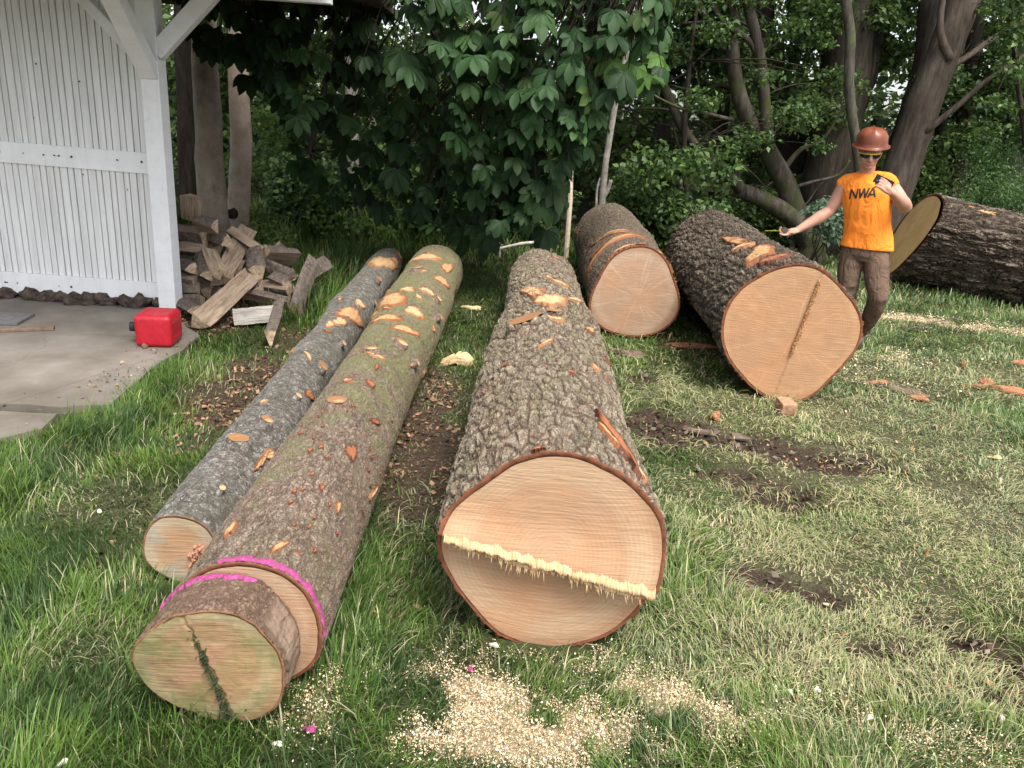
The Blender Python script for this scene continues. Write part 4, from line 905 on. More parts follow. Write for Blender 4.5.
# ------------------------------------------------------------------ loose things on the grass
def slab_piece(name, px, py, a, b, h, rz, mat, label, cat, group=None, seed=0, pitch=0.0):
    p = at(px, py); rs = random.Random(seed); n = 26; V = []; F = []
    ro = [1+.28*math.sin(2*t*2*PI/n+seed)+.22*math.sin(3*t*2*PI/n*1+seed*2)+rs.uniform(-.14, .14) for t in range(n)]
    for q, z in ((1.0, 0), (1.04, h*.5), (.86, h), (.4, h*1.12)):
        for k in range(n): t = 2*PI*k/n; V.append((q*ro[k]*a*math.cos(t), q*ro[k]*b*math.sin(t), z+rs.uniform(-.1, .1)*h+.3*h*math.sin(t*2)))
    F = [tuple(f) for f in grid_faces(4, n, True)]; F.append(tuple(range(n-1, -1, -1))); F.append(tuple(3*n+k for k in range(n)))
    o = obj(name, V, F, mat, None, (p[0], p[1], float(height(np.array([p[0]]), np.array([p[1]]))[0])+.012), smooth=False); o.rotation_euler = (0, pitch, rz)
    return tag(o, label, cat, group)
MRB = wood_mat('reddish_bark_piece', (.16, .06, .03), (.36, .15, .075), (.50, .26, .14)); MPW = wood_mat('fresh_chip', (.50, .30, .13), (.66, .47, .26), (.78, .62, .38)); MGB = wood_mat('grey_bark_piece', (.05, .035, .025), (.15, .10, .075), (.28, .22, .17))
slab_piece('wood_chunk', 458, 362, .085, .045, .06, .3, MPW, 'pale orange wedge of wood lying between the mossy log and big middle log', 'wood chunk', seed=2, pitch=-.2)
slab_piece('wood_chip', 472, 308, .10, .03, .02, -.2, MPW, 'flat pale chip in the grass right of the far end of the mossy log', 'wood chip', seed=5)
slab_piece('bark_piece', 628, 356, .13, .05, .03, -.3, MGB, 'dark slab of bark on the grass just right of the big middle log', 'bark piece', seed=3)
slab_piece('bark_piece', 690, 345, .22, .05, .02, .2, MRB, 'reddish bark strip between the back log and the broad log', 'bark piece', seed=4)
slab_piece('bark_piece', 714, 421, .035, .03, .03, .2, MRB, 'small bright red bark crumb on the lawn left of the broad log', 'bark piece', seed=6)
slab_piece('bark_piece', 712, 430, .16, .035, .02, -.25, MGB, 'thin grey bark strip lying just below the small red crumb', 'bark piece', seed=7)
slab_piece('bark_piece', 985, 386, .09, .05, .04, .9, MRB, 'orange bark curl, left one of the pair on the right of the lawn', 'bark piece', seed=8)
slab_piece('bark_piece', 1003, 392, .16, .035, .03, -.15, MRB, 'long orange bark strip touching the bark curl on the right of the lawn', 'bark piece', seed=9)
slab_piece('bark_piece', 900, 392, .16, .04, .03, -.5, MGB, 'grey-brown bark slab on the lawn below the worker', 'bark piece', seed=10)
slab_piece('bark_piece', 918, 399, .08, .03, .02, -.1, MRB, 'reddish flake at the end of the grey-brown bark slab', 'bark piece', seed=11)
slab_piece('bark_piece', 964, 367, .06, .02, .025, 1.2, MRB, 'small red-brown bark sliver upright in the grass above the orange curl', 'bark piece', seed=12)
slab_piece('bark_piece', 875, 382, .08, .035, .02, .1, MRB, 'orange bark flake just right of the broad log cut end', 'bark piece', seed=13)
slab_piece('bark_piece', 1018, 365, .05, .04, .03, .1, MRB, 'reddish bark lump at the right edge of the lawn', 'bark piece', seed=14)
slab_piece('wood_chip', 995, 458, .035, .012, .012, .1, MPW, 'tiny pale chip alone in the grass at the right edge', 'wood chip', seed=15)
slab_piece('painted_chip', 310, 732, .018, .010, .01, .2, MAT_PINK, 'pink painted chip in the grass right of the mossy log stub', 'wood chip', seed=16)
slab_piece('painted_chip', 470, 674, .008, .010, .01, .2, MAT_PINK, 'tiny pink chip in the sawdust under the big middle log', 'wood chip', seed=17)
for i, (px, py) in enumerate([(277, 745), (64, 765), (775, 685), (790, 690), (818, 688), (100, 513), (493, 650), (870, 716), (1002, 718), (1015, 704)]):
    slab_piece('wood_chip', px, py, .012, .008, .008, i, simple('white_chip', (.75, .70, .60), .8) if i == 0 else bpy.data.materials['white_chip'], 'small whitish chip lying loose in the grass', 'wood chip', 'whitish chips in the grass', seed=20+i)
a = at(490, 251, .17); b = at(548, 242, .24)
o = MB().add(tube_arr(smooth_path([a, (a+b)/2+np.array([0, 0, .03]), b], 5), [.016]*5+[.02]*6, 8)).build('fallen_stick', simple('pale_stick', (.50, .46, .40), .8, .25, 15)); tag(o, 'pale bare stick lying at the foot of the leaves behind the middle log', 'stick')
a = at(205, 446, .03)
for k, (p0, p1, zz) in enumerate([((320, 240), (372, 246), .05), ((905, 330), (960, 318), .04)]):
    a = at(*p0, zz); b = at(*p1, zz); o = MB().add(tube_arr([a, (a+b)/2+np.array([.0, .02, .012]), b], [.006, .007, .004], 6)).build('twig', WB)
    tag(o, ['grey twig in the grass beyond the wood pile', 'brown twig in the grass right of the worker'][k], 'twig')
# ------------------------------------------------------------------ foliage
def leaf_mat(name, k=.35, rough=.5, spec=.35):
    m = NT(name); a = m.attr('Col', 'Color'); m.base(a); m.set(Roughness=rough, Specular_IOR_Level=spec)
    tr = m.new('ShaderNodeBsdfTranslucent'); hs = m.new('ShaderNodeHueSaturation'); hs.inputs['Hue'].default_value = .485; hs.inputs['Value'].default_value = 1.5; m.L(a, hs.inputs['Color']); m.L(hs.outputs[0], tr.inputs[0])
    mx = m.new('ShaderNodeMixShader'); mx.inputs[0].default_value = k
    m.L(m.b.outputs[0], mx.inputs[1]); m.L(tr.outputs[0], mx.inputs[2]); m.L(mx.outputs[0], m.out.inputs[0]); return m.m
ML = leaf_mat('leaves'); MLC = leaf_mat('chestnut_leaf', .28, .55, .22)
def leaves_arr(C, size, cols, droop=.5, elong=1.7, flat=.6):
    """C (n,3) positions -> folded leaf blades of three faces"""
    n = len(C); a = RNG.uniform(0, 2*PI, n); p = RNG.normal(-droop, .5, n)
    d = np.stack([np.cos(a)*np.cos(p), np.sin(a)*np.cos(p), np.sin(p)], -1)
    up = np.stack([RNG.normal(0, flat, n), RNG.normal(0, flat, n), np.ones(n)], -1); s = np.cross(d, up); s /= np.linalg.norm(s, axis=1)[:, None]; nn = np.cross(s, d)
    L = (size*(.6+.8*RNG.random(n)))[:, None]; W = L/elong*.5
    V = np.stack([C, C+d*L*.45+s*W+nn*W*.35, C+d*L-nn*L*.12, C+d*L*.45-s*W+nn*W*.35, C+d*L*.5], 1).reshape(-1, 3)
    b = np.arange(n)[:, None]*5; F = np.concatenate([b+np.array([0, 4, 1]), b+np.array([4, 2, 1]), b+np.array([0, 3, 4]), b+np.array([4, 3, 2])], 1).reshape(-1, 3)
    cc = np.asarray(cols)[RNG.integers(0, len(cols), n)]*(.7+.6*RNG.random(n))[:, None]
    return V, F, np.repeat(cc, 5, 0)
def clump_points(centres, radii, per, flat=.7):
    out = []
    for c, r in zip(centres, radii):
        n = int(per*(r/.5)**2); v = RNG.normal(0, 1, (n, 3)); v /= np.linalg.norm(v, axis=1)[:, None]+1e-9
        v *= (RNG.random(n)**.45)[:, None]*r; v[:, 2] *= flat; out.append(v+np.asarray(c))
    return np.concatenate(out)
def join_arr(L):
    V = []; F = []; Cc = []; o = 0
    for v, f, c in L: V.append(v); F.append(f+o); Cc.append(c); o += len(v)
    return np.concatenate(V), np.concatenate(F), np.concatenate(Cc)
def foliage(name, L, parent=None, mat=None, loc=None):
    V, F, c = join_arr(L); 
    if loc is not None: V = V-np.asarray(loc)
    return obj(name, V, F, mat or ML, parent, loc, smooth=False, col=c)
def trunk_mat(name, a, b, c, scale=6, moss=None, stretch=.18, bump=.02):
    m = NT(name); v = m.coord((1, 1, stretch)); n = m.noise(v, scale*2, 6, .7, .3); n2 = m.noise(m.coord(), 2.2, 4, .6)
    col = m.ramp(n, [(.3, a), (.5, b), (.72, c)]); col = m.mix(m.ramp(n2, [(.4, 0.0), (.7, .5)]), col, a)
    if moss: 
        n3 = m.noise(m.coord(loc=(3, 1, 2)), 3, 5, .7); col = m.mix(m.ramp(n3, [(.48, 0.0), (.62, .9)]), col, moss)
    m.base(col); m.set(Roughness=.95, Specular_IOR_Level=.1); m.bump(n, bump); return m.m
TB_S = trunk_mat('smooth_grey_brown_bark', (.26, .205, .16), (.42, .34, .275), (.52, .44, .37), 3, None, .9, .006)
TB_D = trunk_mat('dark_furrowed_bark', (.02, .016, .012), (.048, .039, .031), (.09, .073, .06), 9)
TB_L = trunk_mat('brown_leaning_bark', (.038, .030, .024), (.095, .075, .060), (.15, .122, .10), 7)
TB_M = trunk_mat('mossy_bark', (.025, .02, .016), (.062, .052, .042), (.13, .115, .098), 7, (.045, .055, .015))
TB_P = trunk_mat('pale_bark', (.13, .115, .095), (.26, .235, .20), (.42, .40, .36), 6, None, 1.0, .008)
TB_G = trunk_mat('lichen_grey_bark', (.035, .03, .023), (.08, .07, .058), (.15, .135, .115), 8, (.09, .10, .05))
def pth(pix, Y, w, dY=0.0):
    """pixel path at depth Y -> points, radii (w in pixels, first and last)"""
    n = len(pix); pts = []; rad = []
    for i, p in enumerate(pix):
        y = Y+dY*i/(n-1); q = aty(p[0], p[1], y); pts.append(q); wi = w[0]+(w[1]-w[0])*i/(n-1); rad.append(wi*pxof(q)[2]/FPX/2)
    return pts, rad
def stem(name, pix, Y, w, mat, parent, base, dY=0.0, ns=14, jit=.04, ground=True, flare=1.35, ext=None, wob=.14):
    pts, rad = pth(pix, Y, w, dY)
    if ground:
        b = pts[0].copy()
        d = (pts[0]-pts[1]); d = d/max(d[2]*-1, .2); b = pts[0]+d*0; 
        if pts[0][2] > .02: pts = [np.array([pts[0][0]+(pts[0][0]-pts[1][0])*.15, pts[0][1], -.08])]+pts; rad = [rad[0]*flare]+rad
        else: pts[0][2] = -.08
    if ext: pts = pts+[np.asarray(pts[-1])+np.asarray(e) for e in ext]; rad = rad+[rad[-1]*(1-.25*(i+1)) if len(ext) < 4 else rad[-1]*.9**(i+1) for i in range(len(ext))]
    P = smooth_path(pts, 5); R_ = np.interp(np.linspace(0, 1, len(P)), np.linspace(0, 1, len(rad)), rad)
    P = [p+np.array([mnoise.noise(Vector(p)*1.7), mnoise.noise(Vector(p)*1.7+Vector((9, 0, 0))), 0])*r*wob-np.asarray(base) for p, r in zip(P, R_)]
    V, F = tube_arr(P, list(R_), ns, jit); return obj(name, V, F, mat, parent)
def tree(kind, label, X, Y, cat='tree', group=None): return empty(kind, (X, Y, 0), 0, label, cat, group)
G_DK = [(.028, .058, .018), (.042, .084, .025), (.056, .105, .034)]
G_MD = [(.068, .125, .032), (.092, .160, .040), (.12, .19, .05)]
G_LT = [(.12, .20, .045), (.16, .24, .06), (.13, .19, .07)]  # light greens; in the wood they also stand in for sunlit leaves
def high_crown(parent, base, c, R_, n, size=.16, cols=G_DK, zmin=3.9):  # leaf crown above the frame, added to darken the wood below
    v = RNG.normal(0, 1, (n*3//60, 3)); v /= np.linalg.norm(v, axis=1)[:, None]; v = v[:int(len(v)*.62)]; cc = v*(RNG.random(len(v))**.4)[:, None]*np.array(R_)+np.array(c); cc = cc[cc[:, 2] > zmin]
    P = clump_points(cc, RNG.uniform(.4, .8, len(cc)), 40); V, F, cl = leaves_arr(P, size, cols)
    return foliage('crown', [(V-np.asarray(base), F, cl)], parent)
# ---- horse chestnut with palmate leaves
def palmate(centres, dirs, sizes, cols):
    """seven drooping leaflets from the end of each petiole"""
    VV = []; FF = []; CC = []; off = 0
    tmpl_t = np.array([0, .18, .42, .66, .85, 1.0]); tmpl_w = np.array([.02, .07, .165, .235, .18, .015])
    for c, d, s, col in zip(centres, dirs, sizes, cols):
        d = d/np.linalg.norm(d); nl = random.choice((5, 6, 7)); side = np.cross(d, [0, 0, 1.0]); side /= np.linalg.norm(side)+1e-9; nrm = np.cross(side, d)
        if nrm[2] < 0: nrm = -nrm
        for k in range(nl):
            a = (k-(nl-1)/2)*(4.3/nl)+random.uniform(-.1, .1); fs = s*(1-.14*abs(a)**1.2)*random.uniform(.88, 1.08)
            v = d*math.cos(a)+side*math.sin(a); dr = random.uniform(.25, .6)
            w_ = np.cross(v, nrm); w_ /= np.linalg.norm(w_); rows = []
            for t, wd in zip(tmpl_t, tmpl_w):
                # blade bends down with length
                ang = dr*t*1.3; p = c+v*(fs*t*math.cos(ang*.6))-nrm*(fs*t*math.sin(ang*.6))*.9+np.array([0, 0, -.10*fs*t*t]); p[2] -= .10*fs*t
                wv = w_*wd*fs*1.12; lift = nrm*wd*fs*.42
                rows.append([p-wv+lift, p-nrm*0, p+wv+lift])
            VV.append(np.array(rows).reshape(-1, 3)); i = np.arange(5)[:, None]*3
            FF.append(off+np.concatenate([i+np.array([0, 1, 4, 3]), i+np.array([1, 2, 5, 4])], 0)); off += 18
            CC.append(np.repeat((np.array(col)*random.uniform(.85, 1.15))[None], 18, 0))
    return np.concatenate(VV), np.concatenate(FF), np.concatenate(CC)
def chestnut():
    bx, by = -3.95, 9.3
    t = tree('horse_chestnut_tree', 'smooth grey-brown trunk nearest the post, its big fan-shaped leaves hanging over the lawn', bx, by)
    base = (bx, by, 0)
    stem('trunk', [(216, 236), (211, 190), (208, 110), (205, 60), (203, 0)], 9.0, (29, 24), TB_S, t, base, wob=.08, ext=[(0, 0, 1.5), (.1, -.2, 1.5), (.2, -.4, 1.5)])
    # leaf sites: the visible hanging curtain, given as picture regions at a depth
    sites = []
    def region(pts, n, y0, y1):
        k = 0; xs = [p[0] for p in pts]; ys = [p[1] for p in pts]
        while k < n:
            px = random.uniform(min(xs), max(xs)); py = random.uniform(min(ys), max(ys))
            if in_poly(np.array([px]), np.array([py]), pts)[0]: sites.append((aty(px, py, random.uniform(y0, y1)), px, py)); k += 1
    region([(380, -60), (672, -60), (665, 40), (668, 85), (640, 75), (600, 120), (590, 160), (560, 130), (470, 60), (400, 70)], 290, 6.6, 7.6)
    region([(470, 40), (600, 60), (596, 150), (575, 140), (560, 220), (535, 215), (500, 235), (470, 200), (450, 120)], 180, 6.9, 7.9)
    region([(180, -60), (400, -60), (390, 60), (330, 80), (300, 120), (255, 100), (235, 60), (180, 40)], 150, 7.0, 8.4)
    region([(330, 40), (480, 30), (500, 130), (470, 180), (430, 190), (350, 150)], 120, 7.6, 8.8)
    region([(300, 90), (420, 100), (470, 180), (500, 235), (430, 215), (330, 200), (280, 150)], 95, 8.4, 9.6)
    region([(400, 170), (560, 170), (555, 232), (480, 240), (430, 225)], 45, 7.4, 9.0)
    # crown above the frame
    for k in range(420):
        sites.append((np.array([random.uniform(-5.5, 1.6), random.uniform(6.3, 11), random.uniform(3.1, 6.6)]), 0, 0))
    C_ = np.array([s[0] for s in sites]); n = len(C_); hub = np.array([bx, by, 3.6])
    out = C_-hub; out[:, 2] *= .3; out /= np.linalg.norm(out, axis=1)[:, None]
    D_ = out*.35+np.stack([RNG.normal(0, .35, n), RNG.normal(-.35, .35, n), RNG.normal(-.62, .25, n)], -1)
    cols = []
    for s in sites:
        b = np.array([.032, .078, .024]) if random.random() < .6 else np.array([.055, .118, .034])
        if s[1] < 440 or s[2] > 150: b = b*.66  # left and low leaves: shade put into their colour
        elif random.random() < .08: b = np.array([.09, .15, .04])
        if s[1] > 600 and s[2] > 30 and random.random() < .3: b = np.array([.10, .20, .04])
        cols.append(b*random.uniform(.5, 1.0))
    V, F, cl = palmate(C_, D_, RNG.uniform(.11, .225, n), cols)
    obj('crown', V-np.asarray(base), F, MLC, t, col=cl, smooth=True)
    # limbs and hanging twigs reaching the leaves
    mb = MB(); 
    ends = C_[::9]; 
    limbs = [[hub, (-2.8, 8.6, 4.3), (-1.4, 7.9, 4.1), (-.1, 7.3, 3.5), (.8, 7.0, 2.7)], [hub, (-3.1, 8.3, 3.9), (-2.2, 7.8, 3.5), (-1.2, 7.8, 2.6), (-.6, 8, 1.9)], [hub, (-3.4, 8.6, 4.2), (-3.2, 7.9, 3.8), (-2.7, 7.6, 3.1)],
             [hub, (-2.6, 9.2, 4.3), (-1.2, 8.9, 3.6), (-.3, 8.5, 2.2), (0, 8.0, 1.3)]]
    LP = []
    for lb in limbs:
        P = smooth_path(lb, 8); mb.add(tube_arr([p-np.asarray(base) for p in P], list(np.linspace(.07, .014, len(P))), 7)); LP += list(P)
    LP = np.array(LP)
    for e in C_[::2]:
        if e[2] > 4.2: continue
        j = np.argmin(np.linalg.norm(LP-e-np.array([0, 0, .5]), axis=1)); a = LP[j]; mid = (a+e)/2+np.array([0, 0, .12]); 
        mb.add(tube_arr([p-np.asarray(base) for p in (a, mid, e)], [.008, .006, .0028], 4))
    mb.build('limbs', TB_D, t)
    t2 = tree('horse_chestnut_tree', 'second smooth trunk of the pair behind the wood pile, right of the first', -3.55, 9.5)
    base = (-3.55, 9.5, 0)
    stem('trunk', [(236, 232), (239, 200), (241, 140), (238, 60), (236, 0)], 9.5, (23, 19), TB_S, t2, base, wob=.08, ext=[(0, 0, 1.5), (.1, .2, 1.5), (.2, .4, 1.5)])
    obj('knot_hole', *tube_arr([aty(232, 214, 9.22)-base, aty(232, 213, 9.33)-base], [.07, .04], 10, .2), TB_D, t2)
    high_crown(t2, base, (-4.5, 10.5, 6), (3.2, 2.5, 2.4), 6000, .2)
chestnut()
def simple_tree(kind, label, pix, Y, w, mat, crown=None, cat='tree', group=None, dY=0, ext=((0, 0, 1.2), (0, 0, 1.2)), extra=()):
    b = aty(*pix[0], Y); t = tree(kind, label, b[0], b[1], cat, group); base = (b[0], b[1], 0)
    stem('trunk', pix, Y, w, mat, t, base, dY=dY, ext=list(ext))
    for e in extra: stem('branch', e[0], e[1], e[2], e[3] if len(e) > 3 else mat, t, base, dY=e[4] if len(e) > 4 else 0, ground=False, ns=9)
    if crown: high_crown(t, base, *crown)
    return t, base
simple_tree('slim_tree', 'slim dark stem just left of the smooth trunk, half behind the shed post', [(189, 236), (187, 150), (183, 40), (180, -20)], 10.2, (18, 15), TB_D, ((-5, 11, 6.5), (2.5, 2, 2.2), 5000, .2))
simple_tree('birch_tree', 'slim pale patchy birch trunk standing alone behind the hanging leaves', [(352, 240), (353, 180), (352, 100), (351, 40), (352, -10)], 10.9, (15, 11), TB_P, ((-2.5, 11, 6.5), (2, 2, 2), 5000, .14))
simple_tree('sapling', 'pale slender sapling leaning right behind the back log, top hidden in leaves', [(601, 214), (606, 160), (616, 100), (624, 65), (634, 10)], 10.0, (7, 5), TB_P, None, 'sapling', extra=[([(602, 200), (608, 190), (611, 180)], 10.0, (5, 4)), ([(596, 212), (597, 190), (600, 178)], 10.0, (3, 1.5))])
b = aty(570, 212, 9.8); o = MB().add(tube_arr([(b[0], b[1], -.05), aty(570, 200, 9.8), aty(571, 166, 9.8), aty(572, 163, 9.8)], [.032, .032, .028, .008], 8, .1)).build('broken_stake', simple('peeled_wood', (.60, .50, .38), .8, .2, 20), smooth=False); tag(o, 'pale broken upright stake left of the slender sapling', 'stake')
def mossy():
    t, base = simple_tree('mossy_tree', 'many-stemmed mossy tree leaning left, left of the worker', [(812, 245), (800, 225), (786, 185), (765, 145), (742, 105), (733, 60), (735, 20), (728, -20)], 11.3, (24, 10), TB_M, ((2.3, 12, 7), (3, 2.5, 2.6), 12000, .14), extra=[
        ([(768, 150), (765, 110), (760, 60), (752, 20), (742, -15)], 11.2, (13, 10)), ([(800, 225), (778, 208), (745, 192), (715, 187), (690, 188), (668, 178)], 11.2, (20, 8)),
        ([(742, 190), (722, 168), (698, 148), (683, 128), (668, 95), (660, 75)], 11.1, (12, 8)), ([(733, 120), (700, 112), (680, 108), (650, 92), (640, 70)], 10.9, (4, 2), TB_M, -1.0),
        ([(735, 60), (718, 40), (700, 5), (690, -20)], 11.4, (8, 6)), ([(760, 60), (748, 40), (722, 20), (700, -15)], 11.2, (7, 5)), ([(745, 100), (722, 85), (700, 92), (670, 85)], 11.6, (7, 2)),
        ([(740, 190), (733, 150), (700, 120)], 11.8, (5, 3)), ([(700, 186), (680, 150), (672, 120)], 11.9, (5, 2)), ([(780, 175), (800, 150), (822, 140), (845, 105)], 11.4, (6, 2)), ([(785, 190), (812, 182), (838, 175), (850, 160)], 11.5, (4, 2))])
    for k in range(46):
        px = random.uniform(650, 800); py = random.uniform(10, 220); a = random.uniform(-.6, .6)+(PI if random.random() < .5 else 0); l = random.uniform(30, 90); y0 = random.uniform(11.2, 13.2)
        q = [(px, py)]
        for j in range(4): a += random.uniform(-.35, .35); q.append((q[-1][0]+math.cos(a)*l/4, q[-1][1]+math.sin(a)*l/4-random.uniform(0, 5)))
        stem('twig', q, y0, (random.uniform(1.5, 4), 1), random.choice((TB_D, TB_M)), t, base, ground=False, ns=5)
mossy()
simple_tree('big_dark_tree', 'massive dark trunk straight behind the worker', [(823, 250), (826, 200), (834, 140), (846, 70), (852, 0), (856, -30)], 12.6, (56, 42), TB_D, ((4, 14, 8), (3.5, 3, 3), 14000, .18), extra=[([(850, 110), (868, 60), (880, 20), (888, -20)], 12.9, (30, 24)), ([(800, 170), (782, 120), (770, 70), (760, -10)], 13.4, (34, 22))])
simple_tree('slender_tree', 'slender lichen-grey stem rising right behind the worker hard hat', [(860, 200), (857, 150), (852, 115), (849, 80), (850, 35), (847, -20)], 10.8, (10, 10), TB_G, None)
simple_tree('leaning_tree', 'thick brown trunk leaning right above the far log', [(872, 262), (884, 220), (903, 165), (922, 110), (943, 55), (962, 5), (972, -25)], 11.6, (38, 29), TB_L, ((7, 13, 8), (3.2, 2.6, 3), 14000, .18), extra=[
    ([(925, 132), (955, 108), (985, 82), (1030, 52)], 11.4, (7, 4), TB_L, -.3), ([(935, 75), (965, 58), (1000, 34), (1035, 15)], 11.9, (7, 5), TB_L), ([(900, 150), (912, 110), (925, 60), (930, 0)], 12.4, (26, 20), TB_D), ([(950, 60), (940, 30), (945, -15)], 11.4, (9, 5))])
simple_tree('dark_tree', 'thin dark trunk between the leaning tree and the right edge', [(952, 215), (958, 160), (966, 110), (975, 40), (980, -20)], 13.2, (20, 14), TB_D, ((8, 15, 8), (3, 3, 3), 8000, .2))
simple_tree('dark_tree', 'stout dark trunk at the right edge of the picture', [(1000, 220), (1006, 160), (1013, 100), (1022, 20), (1026, -20)], 13.5, (34, 26), TB_D, ((10.5, 14, 7), (3, 3, 3), 8000, .2))
simple_tree('dark_tree', 'thin dark stem close left of the leaning tree, in the shade', [(940, 210), (938, 150), (945, 90), (960, 30)], 14.5, (10, 8), TB_D, None)
simple_tree('dark_tree', 'dim trunk deep in the woods left of the mossy tree', [(668, 215), (664, 140), (658, 60), (655, -20)], 14.0, (14, 12), TB_D, ((1.5, 15, 8), (3.4, 2.5, 3), 9000, .2))
simple_tree('dark_tree', 'dim twisted trunk seen through the mossy tree stems', [(712, 215), (716, 160), (722, 90), (708, 30), (700, -20)], 14.3, (16, 14), TB_D, None)
simple_tree('dark_tree', 'dim thin trunk behind the birch, deep in the shade', [(425, 235), (428, 150), (440, 60), (436, -20)], 13.5, (14, 12), TB_D, ((-2, 14, 7.5), (3.4, 2.5, 3), 9000, .2))
# ---- understory
def shrub(name, label, pix, Y, n, size, cols, r=.28, elong=1.7, droop=.4, stems=7, mat=None, zmin=0):
    """clumps given by pixel centres at depth Y"""
    cs = [aty(px, py, Y+random.uniform(-.35, .35)) for px, py in pix]; b = np.mean(cs, 0); t = empty(name, (b[0], b[1], 0), 0, label, 'shrub'); base = np.array([b[0], b[1], 0])
    P = clump_points(cs, RNG.uniform(r*.7, r*1.25, len(cs)), n/len(cs)*(.5/r)**2, .9); P = P[P[:, 2] > .02]
    V, F, c = leaves_arr(P, size, cols, droop, elong); foliage('foliage', [(V-base, F, c)], t, mat)
    mb = MB()
    for c_ in cs: mb.add(tube_arr([np.array([random.uniform(-.15, .15), random.uniform(-.1, .1), -.03]), (c_-base)*np.array([.6, .6, .5]), c_-base], [.014, .009, .004], 5))
    mb.build('stems', TB_D, t); return t
def rp(x0, x1, y0, y1, n): return [(random.uniform(x0, x1), random.uniform(y0, y1)) for _ in range(n)]
shrub('leafy_shrub', 'bushy green shrub behind the gap between the back log and broad log', rp(625, 715, 165, 235, 16), 10.2, 5200, .085, G_MD+G_DK, .36, 1.5)
shrub('leafy_shrub', 'low grey-green bush touching the left of the broad log', rp(690, 722, 215, 245, 6), 9.9, 1500, .05, [(.09, .13, .06), (.12, .15, .08)], .22, 2.4)
shrub('leafy_shrub', 'feathery bright green shrub at the right edge above the far log', rp(955, 1040, 150, 210, 16), 11.2, 9000, .05, [(.07, .14, .04), (.10, .18, .06), (.05, .11, .035)], .36, 3.0)
shrub('leafy_shrub', 'small pale-leaved bush between the broad log and the worker', rp(812, 838, 205, 232, 5), 10.2, 700, .075, [(.10, .17, .10), (.13, .20, .13)], .17, 1.4)
shrub('leafy_shrub', 'bright low weeds behind the firewood', rp(255, 300, 225, 245, 6), 8.2, 900, .055, G_LT, .16, 1.4)
shrub('leafy_shrub', 'dark bush under the hanging leaves right of the smooth trunks', rp(255, 350, 170, 235, 16), 10.4, 5000, .09, G_DK+G_MD[:1], .36, 1.5)
shrub('leafy_shrub', 'shaded bush left of the broken stake under the big leaves', rp(400, 560, 170, 235, 22), 10.6, 6500, .085, G_DK+G_MD, .36, 1.5)
shrub('leafy_shrub', 'pale small-leaved bush right of the birch trunk', rp(400, 440, 120, 165, 6), 10.8, 1800, .045, [(.12, .15, .08), (.15, .18, .10)], .26, 1.8)
shrub('leafy_shrub', 'green bush at the foot of the birch', rp(320, 380, 215, 245, 8), 10.0, 1600, .07, G_MD+G_LT[:1], .25, 1.5)
shrub('leafy_shrub', 'dim bush at the foot of the mossy tree', rp(730, 800, 190, 235, 10), 12.4, 3000, .08, G_DK+G_MD, .36, 1.6)
shrub('leafy_shrub', 'sunlit bush between the leaning tree and the dark trunks', rp(905, 960, 160, 215, 10), 12.8, 3000, .08, G_MD+G_LT, .36, 1.6)
# ---- leafy sprays among the stems (their own small trees' crowns)
def spray_tree(label, pix, Y, n, size, cols, stempix, r=.42):
    b = aty(*stempix[0], Y); t = tree('understory_tree', label, b[0], b[1]); base = np.array([b[0], b[1], 0.])
    stem('trunk', stempix, Y, (7, 3), TB_D, t, base, ns=7)
    cs = [aty(px, py, Y+random.uniform(-.7, .7)) for px, py in pix]; P = clump_points(cs, RNG.uniform(r*.6, r*1.3, len(cs)), n/len(cs)*(.5/r)**2, .55)
    V, F, c = leaves_arr(P, size, cols, .35, 1.6); foliage('crown', [(V-base, F, c)], t)
    mb = MB(); SP = np.array([aty(*s, Y) for s in stempix])
    for c_ in cs:
        j = np.argmin(np.linalg.norm(SP-c_, axis=1)); mb.add(tube_arr([SP[j]-base, (SP[j]+c_)/2-base+np.array([0, 0, .1]), c_-base], [.012, .008, .003], 4))
    mb.build('limbs', TB_D, t)
spray_tree('thin understory tree with light green sprays behind the mossy stems', rp(650, 830, -20, 120, 34), 12.6, 15000, .085, G_MD+G_DK, [(790, 230), (770, 150), (760, 60), (750, -10)])
spray_tree('thin understory tree with fresh green sprays around the leaning trunk', rp(980, 1030, -20, 130, 10)+rp(860, 925, -20, 110, 12)+rp(930, 1030, 60, 150, 10), 12.9, 11000, .085, G_MD+G_DK, [(985, 220), (975, 150), (960, 60), (950, -10)])
spray_tree('thin understory tree left of the birch, leaves coloured a sunlit light green', rp(250, 460, -10, 190, 40), 12.4, 9000, .09, G_MD+G_LT, [(300, 235), (310, 150), (330, 60), (340, -10)])  # lighter greens put sunlit patches into the leaf colour
spray_tree('low understory tree whose green sprays hang before the mossy stems', rp(640, 800, -20, 60, 14)+rp(690, 850, 60, 170, 12), 11.0, 5200, .07, G_MD+G_DK, [(690, 235), (684, 150), (690, 60), (700, -10)], .3)
spray_tree('low understory tree with sprays above the far log right of the leaning trunk', rp(985, 1040, -20, 150, 12), 11.0, 3000, .07, G_MD+G_DK, [(1030, 235), (1026, 150), (1015, 60), (1010, -10)], .3)
